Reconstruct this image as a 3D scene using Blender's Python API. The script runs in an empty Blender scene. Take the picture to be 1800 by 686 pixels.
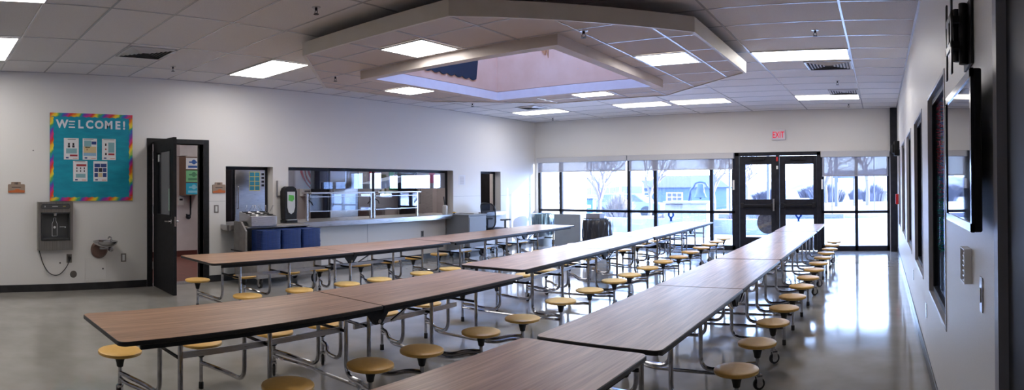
import bpy, math, random
from mathutils import Vector, Matrix
random.seed(7)
C = bpy.context.scene.collection
PI = math.pi
# ------------------------------------------------------------------ room
H = 1.443            # eye height
XL, XR, YF, ZC = -8.227, 0.363, 12.87, 3.027
YB = -3.2

# ------------------------------------------------------------------ materials
MATS = {}
def mat(name, col, rough=0.5, metal=0.0, emit=None, estr=0.0, spec=0.5, coat=0.0):
    if name in MATS: return MATS[name]
    m = bpy.data.materials.new(name); m.use_nodes = True
    b = m.node_tree.nodes['Principled BSDF']
    b.inputs['Base Color'].default_value = (*col, 1)
    b.inputs['Roughness'].default_value = rough
    b.inputs['Metallic'].default_value = metal
    b.inputs['Specular IOR Level'].default_value = spec
    if coat: b.inputs['Coat Weight'].default_value = coat; b.inputs['Coat Roughness'].default_value = 0.1
    if emit:
        b.inputs['Emission Color'].default_value = (*emit, 1); b.inputs['Emission Strength'].default_value = estr
    MATS[name] = m
    return m
def nodes(m): return m.node_tree.nodes, m.node_tree.links, m.node_tree.nodes['Principled BSDF']
def noise_col(m, c1, c2, scale=(5, 5, 5), nscale=1.0, detail=4, lo=0.35, hi=0.65, rough=None, bump=0.0):
    n, l, b = nodes(m)
    tc = n.new('ShaderNodeTexCoord'); mp = n.new('ShaderNodeMapping'); mp.inputs['Scale'].default_value = scale
    nz = n.new('ShaderNodeTexNoise'); nz.inputs['Scale'].default_value = nscale; nz.inputs['Detail'].default_value = detail
    cr = n.new('ShaderNodeValToRGB')
    cr.color_ramp.elements[0].position = lo; cr.color_ramp.elements[0].color = (*c1, 1)
    cr.color_ramp.elements[1].position = hi; cr.color_ramp.elements[1].color = (*c2, 1)
    l.new(tc.outputs['Object'], mp.inputs['Vector']); l.new(mp.outputs['Vector'], nz.inputs['Vector'])
    l.new(nz.outputs['Fac'], cr.inputs['Fac']); l.new(cr.outputs['Color'], b.inputs['Base Color'])
    if rough:
        mr = n.new('ShaderNodeMapRange'); mr.inputs['To Min'].default_value = rough[0]; mr.inputs['To Max'].default_value = rough[1]
        l.new(nz.outputs['Fac'], mr.inputs['Value']); l.new(mr.outputs['Result'], b.inputs['Roughness'])
    if bump:
        bp = n.new('ShaderNodeBump'); bp.inputs['Strength'].default_value = bump; bp.inputs['Distance'].default_value = 0.002
        l.new(nz.outputs['Fac'], bp.inputs['Height']); l.new(bp.outputs['Normal'], b.inputs['Normal'])
    return m

M_wall = noise_col(mat('wall paint', (.66, .65, .64), .45), (.70, .69, .675), (.76, .75, .735), (1, 1, 1), 260, 2, .3, .7, bump=.25)
M_floor = noise_col(mat('polished floor', (.4, .38, .35), .14), (.31, .295, .265), (.375, .36, .33), (1, 1, 1), 3.5, 12, .3, .7, rough=(.05, .15))
MATS['polished floor'].node_tree.nodes['Principled BSDF'].inputs['Specular IOR Level'].default_value = .65
M_tile = noise_col(mat('ceiling tile', (.5, .5, .5), .9), (.60, .585, .595), (.78, .765, .77), (1, 1, 1), 230, 2, .3, .75, bump=.3)
M_cloud = noise_col(mat('cloud tile', (.5, .45, .42), .9), (.46, .41, .39), (.66, .60, .57), (1, 1, 1), 200, 3, .3, .7, bump=.3)
M_tbar = mat('white ceiling grid', (.50, .50, .53), .25)
M_base = noise_col(mat('dark rubber base', (.02, .02, .022), .3), (.018, .018, .02), (.03, .03, .034), (1, 1, 1), 8)
M_black = noise_col(mat('black painted metal', (.012, .012, .014), .55, spec=.25), (.010, .010, .012), (.016, .016, .019), (1, 1, 1), 20)
M_frame = noise_col(mat('dark bronze frame', (.012, .013, .02), .5, spec=.3), (.010, .011, .018), (.018, .019, .028), (1, 1, 1), 9)
M_chrome = noise_col(mat('chrome tube', (.42, .42, .44), .18, 1.0), (.36, .36, .38), (.48, .48, .5), (1, 1, 1), 20, rough=(.12, .28))
M_steel = noise_col(mat('brushed stainless', (.5, .5, .52), .3, 1.0), (.42, .42, .44), (.56, .56, .58), (3, 3, 90), 2, 4, .3, .7, rough=(.22, .38))
M_rubber = mat('black rubber', (.015, .015, .016), .6)
M_seat = noise_col(mat('mustard yellow plastic', (.62, .34, .05), .42), (.84, .49, .12), (.90, .54, .14), (1, 1, 1), 30, 3, .3, .7, bump=.05)
M_edge = mat('black table edging', (.012, .011, .013), .35)
# wood laminate: long grain down the length of the table (local y)
def wood():
    m = mat('wood grain laminate', (.3, .2, .14), .33)
    n, l, b = nodes(m)
    tc = n.new('ShaderNodeTexCoord'); mp = n.new('ShaderNodeMapping'); mp.inputs['Scale'].default_value = (62, 2.6, 6)
    nz = n.new('ShaderNodeTexNoise'); nz.inputs['Scale'].default_value = 1.0; nz.inputs['Detail'].default_value = 8; nz.inputs['Distortion'].default_value = .6
    mp2 = n.new('ShaderNodeMapping'); mp2.inputs['Scale'].default_value = (12, .8, 2)
    nz2 = n.new('ShaderNodeTexNoise'); nz2.inputs['Scale'].default_value = 1.0; nz2.inputs['Detail'].default_value = 3
    mx = n.new('ShaderNodeMath'); mx.operation = 'MULTIPLY_ADD'; mx.inputs[1].default_value = .6
    m2 = n.new('ShaderNodeMath'); m2.operation = 'MULTIPLY'; m2.inputs[1].default_value = .4
    cr = n.new('ShaderNodeValToRGB'); e = cr.color_ramp.elements
    e[0].position = .36; e[0].color = (.36, .20, .12, 1); e[1].position = .62; e[1].color = (.64, .41, .265, 1)
    e.new(.5).color = (.50, .30, .185, 1)
    l.new(tc.outputs['Object'], mp.inputs['Vector']); l.new(mp.outputs['Vector'], nz.inputs['Vector'])
    l.new(tc.outputs['Object'], mp2.inputs['Vector']); l.new(mp2.outputs['Vector'], nz2.inputs['Vector'])
    l.new(nz2.outputs['Fac'], m2.inputs[0]); l.new(nz.outputs['Fac'], mx.inputs[0]); l.new(m2.outputs[0], mx.inputs[2])
    l.new(mx.outputs[0], cr.inputs['Fac']); l.new(cr.outputs['Color'], b.inputs['Base Color'])
    return m
M_wood = wood()
def glass(name, tint=(.9, .95, 1), refl=.08, rough=0.0, maxr=.7):
    m = bpy.data.materials.new(name); m.use_nodes = True; n, l = m.node_tree.nodes, m.node_tree.links
    n.clear(); o = n.new('ShaderNodeOutputMaterial'); mx = n.new('ShaderNodeMixShader')
    t = n.new('ShaderNodeBsdfTransparent'); t.inputs['Color'].default_value = (*tint, 1)
    g = n.new('ShaderNodeBsdfGlossy'); g.inputs['Roughness'].default_value = rough; g.inputs['Color'].default_value = (.9, .95, 1, 1)
    lw = n.new('ShaderNodeLayerWeight'); lw.inputs['Blend'].default_value = .25
    mr = n.new('ShaderNodeMapRange'); mr.inputs['To Min'].default_value = refl; mr.inputs['To Max'].default_value = maxr
    l.new(lw.outputs['Fresnel'], mr.inputs['Value']); l.new(mr.outputs['Result'], mx.inputs['Fac'])
    l.new(t.outputs[0], mx.inputs[1]); l.new(g.outputs[0], mx.inputs[2]); l.new(mx.outputs[0], o.inputs['Surface'])
    return m
M_glass = glass('window glass')
M_glassd = glass('interior glass', (.85, .88, .95), .015, 0.0, .07)
M_kglass = glass('serving glass', (.80, .84, .92), .08)
def sheer(name, col, alpha):
    m = bpy.data.materials.new(name); m.use_nodes = True; n, l = m.node_tree.nodes, m.node_tree.links
    n.clear(); o = n.new('ShaderNodeOutputMaterial'); mx = n.new('ShaderNodeMixShader'); mx.inputs['Fac'].default_value = alpha
    t = n.new('ShaderNodeBsdfTransparent'); a = n.new('ShaderNodeAddShader')
    d = n.new('ShaderNodeBsdfDiffuse'); d.inputs['Color'].default_value = (*col, 1)
    tr = n.new('ShaderNodeBsdfTranslucent'); tr.inputs['Color'].default_value = (col[0]*.12, col[1]*.12, col[2]*.13, 1)
    l.new(d.outputs[0], a.inputs[0]); l.new(tr.outputs[0], a.inputs[1])
    l.new(t.outputs[0], mx.inputs[1]); l.new(a.outputs[0], mx.inputs[2]); l.new(mx.outputs[0], o.inputs['Surface'])
    return m
M_shade = sheer('solar shade mesh', (.34, .34, .37), .80)
M_liner = mat('clear plastic liner', (.5, .58, .66), .2)
def emis(name, col, s):
    m = bpy.data.materials.new(name); m.use_nodes = True; n, l = m.node_tree.nodes, m.node_tree.links
    n.clear(); o = n.new('ShaderNodeOutputMaterial'); e = n.new('ShaderNodeEmission'); e.inputs['Color'].default_value = (*col, 1)
    e.inputs['Strength'].default_value = s; l.new(e.outputs[0], o.inputs['Surface']); return m
M_lamp = emis('fluorescent diffuser', (1, .95, .90), 8.2)
def plain(name, r, g, b, rough=.6, metal=0): return mat(name, (r, g, b), rough, metal)
M_white = plain('white plastic', .72, .72, .72, .4)
M_paper = plain('white paper', .72, .74, .78, .8)

# ------------------------------------------------------------------ mesh builder
class MB:
    def __init__(s): s.v = []; s.f = []; s.mi = []; s.ms = []; s.cur = 0
    def m(s, material):
        if material not in s.ms: s.ms.append(material)
        s.cur = s.ms.index(material); return s
    def add(s, vs, fs):
        b = len(s.v); s.v += [tuple(v) for v in vs]
        for f in fs: s.f.append(tuple(b + i for i in f)); s.mi.append(s.cur)
        return s
    def box(s, x0, x1, y0, y1, z0, z1, M=None):
        vs = [Vector((x, y, z)) for x in (x0, x1) for y in (y0, y1) for z in (z0, z1)]
        if M is not None: vs = [M @ v for v in vs]
        return s.add(vs, [(0, 1, 3, 2), (4, 6, 7, 5), (0, 4, 5, 1), (2, 3, 7, 6), (0, 2, 6, 4), (1, 5, 7, 3)])
    def prism(s, pts, axis, a, b):
        """polygon pts (2-D) extruded along axis from a to b"""
        def P(p, t): return {0: (t, p[0], p[1]), 1: (p[0], t, p[1]), 2: (p[0], p[1], t)}[axis]
        n = len(pts); vs = [P(p, a) for p in pts] + [P(p, b) for p in pts]
        return s.add(vs, [tuple(range(n))[::-1], tuple(range(n, 2*n))] + [(i, (i+1) % n, n+(i+1) % n, n+i) for i in range(n)])
    def lathe(s, prof, c=(0, 0, 0), n=24, axis=2, M=None, cap=True):
        c = Vector(c); vs = []; fs = []
        for r, z in prof:
            for k in range(n):
                a = 2*PI*k/n; p = (r*math.cos(a), r*math.sin(a), z)
                if axis == 0: p = (p[2], p[0], p[1])
                if axis == 1: p = (p[0], p[2], p[1])
                q = Vector(p) + c; vs.append(M @ q if M is not None else q)
        for i in range(len(prof)-1):
            for k in range(n):
                k2 = (k+1) % n; fs.append((i*n+k, i*n+k2, (i+1)*n+k2, (i+1)*n+k))
        if cap: fs.append(tuple(range(n))[::-1]); fs.append(tuple(range((len(prof)-1)*n, len(prof)*n)))
        return s.add(vs, fs)
    def tube(s, pts, r, n=8, cap=True, rr=None):
        pts = [Vector(p) for p in pts]; N = len(pts); rings = []
        t0 = (pts[1]-pts[0]).normalized(); up = Vector((0, 0, 1)) if abs(t0.z) < .9 else Vector((1, 0, 0))
        nrm = (up - t0*up.dot(t0)).normalized()
        for i, p in enumerate(pts):
            t = ((pts[min(i+1, N-1)]-pts[max(i-1, 0)])).normalized()
            nrm = (nrm - t*nrm.dot(t)).normalized(); bn = t.cross(nrm)
            R = rr[i] if rr else r
            rings.append([p + (nrm*math.cos(2*PI*k/n)+bn*math.sin(2*PI*k/n))*R for k in range(n)])
        vs = [v for rg in rings for v in rg]; fs = []
        for i in range(N-1):
            for k in range(n):
                k2 = (k+1) % n; fs.append((i*n+k, i*n+k2, (i+1)*n+k2, (i+1)*n+k))
        if cap: fs.append(tuple(range(n))[::-1]); fs.append(tuple(range((N-1)*n, N*n)))
        return s.add(vs, fs)
    def quad(s, a, b, c, d): return s.add([a, b, c, d], [(0, 1, 2, 3)])
    def mesh(s, name):
        me = bpy.data.meshes.new(name); me.from_pydata(s.v, [], s.f)
        for m in s.ms: me.materials.append(m)
        for p, i in zip(me.polygons, s.mi): p.material_index = i; p.use_smooth = True
        import bmesh
        bm = bmesh.new(); bm.from_mesh(me); bmesh.ops.recalc_face_normals(bm, faces=bm.faces); bm.to_mesh(me); bm.free()
        me.set_sharp_from_angle(angle=math.radians(38)); return me
    def build(s, name, material=None, parent=None, bevel=0, loc=None, rotz=0):
        if material is not None and not s.ms: s.ms = [material]; s.mi = [0]*len(s.f)
        return link(name, s.mesh(name), parent, bevel, loc, rotz)
def link(name, me, parent=None, bevel=0, loc=None, rotz=0):
    o = bpy.data.objects.new(name, me); C.objects.link(o)
    if parent is not None: o.parent = parent
    if loc is not None: o.location = loc
    if rotz: o.rotation_euler.z = rotz
    if bevel:
        b = o.modifiers.new('bevel', 'BEVEL'); b.width = bevel; b.segments = 2; b.limit_method = 'ANGLE'; b.angle_limit = math.radians(40)
    return o
def tag(o, label, cat, group=None, kind=None):
    o['label'] = label; o['category'] = cat
    if group: o['group'] = group
    if kind: o['kind'] = kind
    return o
def thing(name, label, cat, loc=(0, 0, 0), rotz=0, group=None):
    o = bpy.data.objects.new(name, None); C.objects.link(o); o.location = loc; o.rotation_euler.z = rotz
    return tag(o, label, cat, group)
def struct(name, mb, material=None, parent=None, bevel=0):
    o = mb.build(name, material, parent, bevel)
    if parent is None: o['kind'] = 'structure'
    return o
def copy_tree(o, parent=None):
    c = o.copy(); C.objects.link(c); c.parent = parent
    for ch in list(o.children): copy_tree(ch, c)
    return c
def fillet(pts, r, k=5):
    """round the inner corners of a polyline"""
    P = [Vector(p) for p in pts]; out = [P[0]]
    for i in range(1, len(P)-1):
        a, b, c = P[i-1], P[i], P[i+1]; d1 = (a-b); d2 = (c-b)
        rr = min(r, d1.length*.48, d2.length*.48); p1 = b+d1.normalized()*rr; p2 = b+d2.normalized()*rr
        for j in range(k+1):
            t = j/k; out.append((1-t)**2*p1 + 2*t*(1-t)*b + t*t*p2)
    out.append(P[-1]); return out
M_LW = Matrix(((0, 0, 1), (1, 0, 0), (0, 1, 0))).to_4x4()      # text x->+Y, y->+Z, normal +X
M_FW = Matrix(((1, 0, 0), (0, 0, -1), (0, 1, 0))).to_4x4()     # text x->+X, y->+Z, normal -Y
def text_mesh(body, size, ext, M, pos, align='CENTER', bold=0.0, sx=1.0):
    cu = bpy.data.curves.new('txt', 'FONT'); cu.body = body; cu.size = size; cu.extrude = ext; cu.align_x = align; cu.offset = bold
    cu.resolution_u = 3
    ob = bpy.data.objects.new('txt', cu); C.objects.link(ob); bpy.context.view_layer.update()
    me = bpy.data.meshes.new_from_object(ob.evaluated_get(bpy.context.evaluated_depsgraph_get()))
    bpy.data.objects.remove(ob); bpy.data.curves.remove(cu)
    me.transform(Matrix.Translation(pos) @ M @ Matrix.Diagonal((sx, 1, 1, 1))); return me
def add_text(mb, *a, **k):
    me = text_mesh(*a, **k); mb.add([v.co.copy() for v in me.vertices], [tuple(p.vertices) for p in me.polygons]); bpy.data.meshes.remove(me)

def wall_cells(mb, axis, p0, p1, u0, u1, z0, z1, holes):
    """solid wall between planes p0,p1 of the axis with rectangular holes (ua,ub,za,zb)"""
    us = sorted({u0, u1, *[h[0] for h in holes], *[h[1] for h in holes]})
    for a, b in zip(us, us[1:]):
        if b <= u0 or a >= u1: continue
        hs = sorted([(h[2], h[3]) for h in holes if h[0] <= a+1e-6 and h[1] >= b-1e-6]); z = z0; spans = []
        for h in hs:
            if h[0] > z: spans.append((z, h[0]))
            z = max(z, h[1])
        if z < z1: spans.append((z, z1))
        for s, t in spans:
            if axis == 0: mb.box(p0, p1, a, b, s, t)
            else: mb.box(a, b, p0, p1, s, t)
    return mb

# ------------------------------------------------------------------ shell
struct('floor', MB().box(XL-.2, XR+.2, YB, YF+.14, -.12, 0), M_floor)
LW_H = [(3.20, 4.02, 0, 2.08), (4.41, 5.27, .86, 1.76), (5.57, 9.69, .86, 1.765), (10.63, 11.385, .86, 1.765)]
w = MB(); wall_cells(w, 0, XL-.2, XL, YB, YF+.14, 0, ZC+.3, LW_H); struct('wall_left', w, M_wall)
FW_H = [(-8.15, 0.20, 0, 2.13)]
w = MB(); wall_cells(w, 1, YF, YF+.14, XL, XR+.2, 0, ZC+.3, FW_H); struct('wall_far', w, M_wall)
RW_Y = [(3.36, 4.55), (5.20, 6.38), (7.05, 8.25), (8.90, 10.10), (10.78, 11.95)]
w = MB(); wall_cells(w, 0, XR, XR+.13, 1.86, YF, 0, ZC+.3, [(a, b, .61, 2.08) for a, b in RW_Y]); struct('wall_right', w, M_wall)
w = MB(); wall_cells(w, 0, XR, XR+.13, YB, .75, 0, ZC+.3, []); w.box(XR, XR+.13, .75, 1.86, 2.6, ZC+.3); struct('wall_near_right', w, M_wall)
struct('wall_back', MB().box(XL-.2, XR+.2, YB-.14, YB, 0, ZC+.3), M_wall)
# well opening in the ceiling
WX0, WX1, WY0, WY1 = -5.26, -2.86, 4.79, 7.22
w = MB(); z0, z1 = ZC, ZC+.06
e_ = .06; w.box(XL, WX0-e_, YB, YF, z0, z1); w.box(WX1+e_, XR, YB, YF, z0, z1); w.box(WX0-e_, WX1+e_, YB, WY0-e_, z0, z1); w.box(WX0-e_, WX1+e_, WY1+e_, YF, z0, z1)
struct('ceiling', w, M_tile)
gx = [-.35-1.19*k for k in range(7)]; gy = [.991+.61*k for k in range(-6, 20)]
def gridbars(w, xs, ys, X0, X1, Y0, Y1, z, t=.022, d=.004):
    for x in xs: w.box(x-t/2, x+t/2, Y0, Y1, z-d, z)
    for y in ys: w.box(X0, X1, y-t/2, y+t/2, z-d*.8, z)
# keep the grid out of the well
g = MB()
for x in gx:
    for (a, b) in ([(YB, WY0), (WY1, YF)] if WX0 < x < WX1 else [(YB, YF)]): g.box(x-.011, x+.011, a, b, ZC-.004, ZC)
for y in gy:
    if y >= YF: continue
    for (a, b) in ([(XL, WX0), (WX1, XR)] if WY0 < y < WY1 else [(XL, XR)]): g.box(a, b, y-.010, y+.010, ZC-.0035, ZC)
g.box(XL, XL+.022, YB, YF, ZC-.006, ZC); g.box(XR-.022, XR, YB, YF, ZC-.006, ZC); g.box(XL, XR, YF-.022, YF, ZC-.006, ZC)
struct('trim_ceiling_grid', g, M_tbar)
# baseboards
b = MB()
for a, c in ((YB, 3.11), (4.12, 9.4), (9.4, YF)): b.box(XL, XL+.012, a, c, 0, .10)
struct('baseboard_left', b, M_base, bevel=.003)
struct('baseboard_right', MB().box(XR-.012, XR, 1.9, YF-.14, 0, .10), M_base, bevel=.003)
# dark column in the far right corner
struct('column_far_right', MB().box(.215, XR-.001, YF-.13, YF-.001, 0, ZC-.001), M_frame)
# seams of the panels under the serving counter
sm = MB(); m_seam = plain('panel seam', .30, .31, .33, .6)
for y in (7.295,): sm.box(XL, XL+.002, y-.004, y+.004, .1, .78)
for y0, y1 in ((4.12, 4.40), (9.70, 10.62), (11.39, 12.8)): sm.box(XL, XL+.002, y0, y1, 1.22, 1.224)
struct('trim_wall_seams', sm, m_seam)

# ------------------------------------------------------------------ hanging ceiling cloud
cz, ct = 2.80, 2.925
O8 = [(-6.57, 5.03), (-5.08, 3.62), (-3.12, 3.63), (-1.60, 5.10), (-1.60, 7.17), (-3.12, 8.62), (-5.08, 8.62), (-6.57, 7.18)]
RX0, RX1, RY0, RY1 = -5.38, -2.74, 4.67, 7.34
M_fascia = noise_col(mat('fascia board', (.52, .50, .46), .5), (.58, .55, .50), (.62, .59, .55), (1, 1, 1), 4)
M_rim = noise_col(mat('well rim paint', (.55, .5, .5), .75), (.62, .56, .54), (.66, .60, .58), (1, 1, 1), 6)
cl = thing('ceiling_cloud', 'octagonal dropped ceiling panel hanging over the tables around the square skylight well', 'ceiling panel', (-4.085, 6.13, cz))
def rel(mb, o=(-4.085, 6.13, cz)): mb.v = [(x-o[0], y-o[1], z-o[2]) for x, y, z in mb.v]; return mb
hole = [(RX0, RY0), (RX1, RY0), (RX1, RY1), (RX0, RY1)]
def octring(mb, z):
    """octagon with square hole, faces joining each hole side to the octagon"""
    V = [(x, y, z) for x, y in O8] + [(x, y, z) for x, y in hole]
    return mb.add(V, [(1, 2, 9, 8), (2, 3, 9), (3, 4, 10, 9), (4, 5, 10), (5, 6, 11, 10), (6, 7, 11), (7, 0, 8, 11), (0, 1, 8)])
t_ = MB(); octring(t_, cz); octring(t_, cz+.02); rel(t_).build('tile_panel', M_cloud, cl)
f_ = MB()
for i in range(8):
    a, b2 = Vector((*O8[i], 0)), Vector((*O8[(i+1) % 8], 0)); c0 = Vector((-4.085, 6.13, 0))
    ai, bi = a+(c0-a).normalized()*.035, b2+(c0-b2).normalized()*.035
    f_.add([(p.x, p.y, z) for z in (cz-.012, ct) for p in (a, b2, bi, ai)], [(0, 1, 2, 3), (4, 7, 6, 5), (0, 4, 5, 1), (2, 6, 7, 3), (1, 5, 6, 2), (0, 3, 7, 4)])
rel(f_).build('fascia', M_fascia, cl)
# T-bars of the cloud, clipped to the octagon
def clip_line(axis, c):
    """interval(s) inside the octagon minus the rim square along a line x=c or y=c"""
    xs = []
    for i in range(8):
        p, q = O8[i], O8[(i+1) % 8]; a, b2 = p[axis], q[axis]
        if (a-c)*(b2-c) < 0: t = (c-a)/(b2-a); xs.append(p[1-axis]+t*(q[1-axis]-p[1-axis]))
    if len(xs) < 2: return []
    lo, hi = min(xs), max(xs); R = (RX0, RX1, RY0, RY1)
    lo_r, hi_r = (R[2], R[3]) if axis == 0 else (R[0], R[1]); inr = (R[0] < c < R[1]) if axis == 0 else (R[2] < c < R[3])
    return [(lo, lo_r), (hi_r, hi)] if inr else [(lo, hi)]
tb = MB()
for k in range(0, 8):
    x = -1.907-.622*k
    for a, b2 in clip_line(0, x): tb.box(x-.011, x+.011, a, b2, cz-.005, cz+.001)
for k in range(-4, 5):
    y = 5.83+.6*k
    for a, b2 in clip_line(1, y): tb.box(a, b2, y-.009, y+.009, cz-.0035, cz+.001)
rel(tb).build('grid', M_tbar, cl)
rm = MB(); rz0, rz1 = 2.70, cz+.02
rm.box(RX0, RX1, RY0, WY0, rz0, rz1); rm.box(RX0, RX1, WY1, RY1, rz0, rz1); rm.box(RX0, WX0, WY0, WY1, rz0, rz1); rm.box(WX1, RX1, WY0, WY1, rz0, rz1)
rel(rm).build('rim', M_rim, cl)
for x, y in ((-3.35, 4.3), (-5.2, 4.4), (-2.0, 6.9), (-6.2, 6.6), (-3.4, 8.2), (-5.0, 8.2)):
    rel(MB().lathe([(.022, ct-.1), (.022, ZC)], (x, y, 0), 10)).build('hanger', M_fascia, cl)
# skylight well
M_well = noise_col(mat('skylight well paint', (.6, .5, .44), .6), (.62, .38, .25), (.68, .45, .32), (1, 1, 1), 3)
WT = 5.3
w = MB(); w.box(WX0-.05, WX0, WY0-.05, WY1+.05, cz+.025, WT); w.box(WX1, WX1+.05, WY0-.05, WY1+.05, cz+.025, WT)
w.box(WX0, WX1, WY0-.05, WY0, cz+.025, WT); w.box(WX0, WX1, WY1, WY1+.05, cz+.025, WT); struct('wall_skylight_well', w, M_well)
sk = MB(); sk.box(WX0-.05, WX1+.05, WY0-.05, WY1+.05, WT+.001, WT+.02); s_o = sk.build('window_8', M_glass); s_o['kind'] = 'structure'
fr = MB()
for a in (0, .5, 1):
    x = WX0+(WX1-WX0)*a; fr.box(x-.03, x+.03, WY0-.05, WY1+.05, WT+.02, WT+.07)
    y = WY0+(WY1-WY0)*a; fr.box(WX0-.05, WX1+.05, y-.03, y+.03, WT+.02, WT+.07)
fr.build('window_frame', M_tbar, s_o)
M_navy = plain('navy cloth', .008, .014, .028, .85)
pts = [(5.30, 3.40), (5.30, 2.95)]
for i in range(9):
    y0 = 5.30+i*.155
    for j in range(1, 6): pts.append((y0+.155*j/5, 2.945-.028*math.sin(PI*j/5)))
pts += [(6.73, 3.18), (6.74, 3.40)]
tag(MB().prism(pts, 0, WX0+.004, WX0+.014).build('cloth_valance', M_navy), 'navy blue cloth with a scalloped lower edge hanging in the skylight well', 'cloth')
tag(MB().prism([(-4.50, 3.335), (-4.43, 3.27), (-4.415, 3.33), (-4.385, 3.22), (-4.375, 3.345)], 1, WY1-.010, WY1-.003).build('paper_pennant', plain('tan paper', .42, .20, .08)), 'small tan torn paper pennant high on the skylight well wall', 'decoration')

# ------------------------------------------------------------------ ceiling fixtures
def light_fixture(x0, x1, y0, y1, z, label, group='ceiling lights'):
    o = thing('ceiling_light', label, 'ceiling light', ((x0+x1)/2, (y0+y1)/2, z), 0, group)
    a, b = (x1-x0)/2, (y1-y0)/2; f = MB(); t = .022
    f.box(-a, a, -b, -b+t, -.008, 0); f.box(-a, a, b-t, b, -.008, 0); f.box(-a, -a+t, -b+t, b-t, -.008, 0); f.box(a-t, a, -b+t, b-t, -.008, 0)
    f.build('frame', M_tbar, o)
    MB().box(-a+t, a-t, -b+t, b-t, -.006, -.001).build('diffuser', M_lamp, o); return o
LY = lambda k: .991+.61*k
for x0, x1, y0, y1, lab in [
    (-7.49, -6.33, .40, .98, 'long ceiling light panel at the far left edge of the ceiling'),
    (-5.10, -3.94, .40, 1.01, 'ceiling light panel cut off by the top left corner of the photo'),
    (-7.50, -6.33, 4.05, 4.64, 'ceiling light panel left of the octagonal ceiling cloud near the left wall'),
    (-7.49, -6.33, 10.76, 11.33, 'ceiling light panel in the far left corner beyond the cloud'),
    (-5.11, -4.02, 10.77, 11.33, 'left one of the two end-to-end light panels near the far windows'),
    (-3.91, -2.80, 10.77, 11.33, 'right one of the two end-to-end light panels near the far windows'),
    (-1.54, -.36, 7.09, 7.69, 'larger nearer ceiling light panel by the right wall, right of the cloud'),
    (-1.54, -.36, 10.77, 11.35, 'farther ceiling light panel by the right wall, above the exit doors')]:
    light_fixture(x0, x1, y0, y1, ZC-.004, lab)
for x0, y0, lab in [(-4.40, 4.03, 'square light panel on the near side of the ceiling cloud'), (-2.53, 5.83, 'square light panel on the right side of the ceiling cloud'),
                    (-4.40, 7.63, 'square light panel on the far side of the ceiling cloud'), (-6.27, 5.83, 'square light panel on the left side of the ceiling cloud')]:
    light_fixture(x0+.01, x0+.60, y0+.01, y0+.57, cz-.005, lab, 'cloud lights')
M_ventd = plain('vent shadow cavity', .03, .03, .035, .8)
def vent(x0, y0, s, sy, lab):
    o = thing('ceiling_vent', lab, 'vent', (x0+s/2, y0+sy/2, ZC-.004), 0, 'ceiling air vents')
    MB().box(-s/2+.02, s/2-.02, -sy/2+.02, sy/2-.02, .0, .003).build('backing', M_ventd, o)
    f = MB()
    for i in range(6):
        a = s/2-.012-i*.042; b = sy/2-.012-i*.040; zo, zi = -.012, .0015
        a2, b2 = a-.026, b-.026
        if b2 < .02: break
        V = [(-a, -b, zi), (a, -b, zi), (a, b, zi), (-a, b, zi), (-a2, -b2, zo), (a2, -b2, zo), (a2, b2, zo), (-a2, b2, zo)]
        V2 = [(x, y, z+.003) for x, y, z in V]
        f.add(V, [(0, 1, 5, 4), (1, 2, 6, 5), (2, 3, 7, 6), (3, 0, 4, 7)]); f.add(V2, [(0, 1, 5, 4), (1, 2, 6, 5), (2, 3, 7, 6), (3, 0, 4, 7)])
    f.build('slat', plain('vent metal', .55, .55, .57, .4), o)
    g = MB(); t = .02
    g.box(-s/2, s/2, -sy/2, -sy/2+t, -.006, .002); g.box(-s/2, s/2, sy/2-t, sy/2, -.006, .002); g.box(-s/2, -s/2+t, -sy/2, sy/2, -.006, .002); g.box(s/2-t, s/2, -sy/2, sy/2, -.006, .002)
    g.build('frame', M_tbar, o)
vent(-6.96, 2.23, .56, .57, 'square louvred air vent in the ceiling above the serving wall door')
vent(-.98, 7.80, .62, .58, 'louvred air vent just beyond the nearer right hand light')
vent(-.87, 10.18, .51, .56, 'louvred air vent just before the light above the exit doors')
vent(-6.90, 10.05, .47, .48, 'louvred air vent in the far left of the ceiling')
spk = [(-7.32, 3.14, 'sprinkler head on the ceiling beside the left square vent'), (-4.28, 3.20, 'sprinkler head on the ceiling in front of the cloud'),
       (-.657, 6.22, 'sprinkler head on the ceiling nearest the right wall'), (-.648, 9.34, 'sprinkler head between the two right hand vents'),
       (-.62, 12.1, 'sprinkler head nearest the far wall on the right'), (-7.25, 9.12, 'sprinkler head just beyond the cloud on the left'), (-7.3, 12.2, 'sprinkler head in the far left ceiling corner')]
def sprinkler(x, y, z, lab, g='sprinkler heads'):
    o = thing('ceiling_sprinkler', lab, 'sprinkler', (x, y, z), 0, g)
    MB().lathe([(.0, -.006), (.034, -.006), (.04, 0)], n=20).build('plate', M_steel, o)
    b = MB(); b.lathe([(.012, -.03), (.012, -.006)], n=10); b.tube([(.014, 0, -.03), (.02, 0, -.045), (.004, 0, -.06)], .003, 6); b.tube([(-.014, 0, -.03), (-.02, 0, -.045), (-.004, 0, -.06)], .003, 6)
    b.lathe([(.024, -.064), (.024, -.060)], n=14); b.build('deflector', M_frame, o)
for x, y, lab in spk: sprinkler(x, y, ZC, lab)
sprinkler(-2.49, 4.70, cz, 'sprinkler head with a white collar under the near right of the cloud', 'cloud sprinkler heads')
sprinkler(-5.83, 4.65, cz, 'sprinkler head under the left corner of the cloud', 'cloud sprinkler heads')
tag(MB().lathe([(.075, -.02), (.085, 0)], n=24).build('smoke_detector', plain('grey plastic', .35, .35, .38)), 'flat round detector on the ceiling before the far light panels', 'detector').location = (-3.25, 9.55, ZC)

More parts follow.
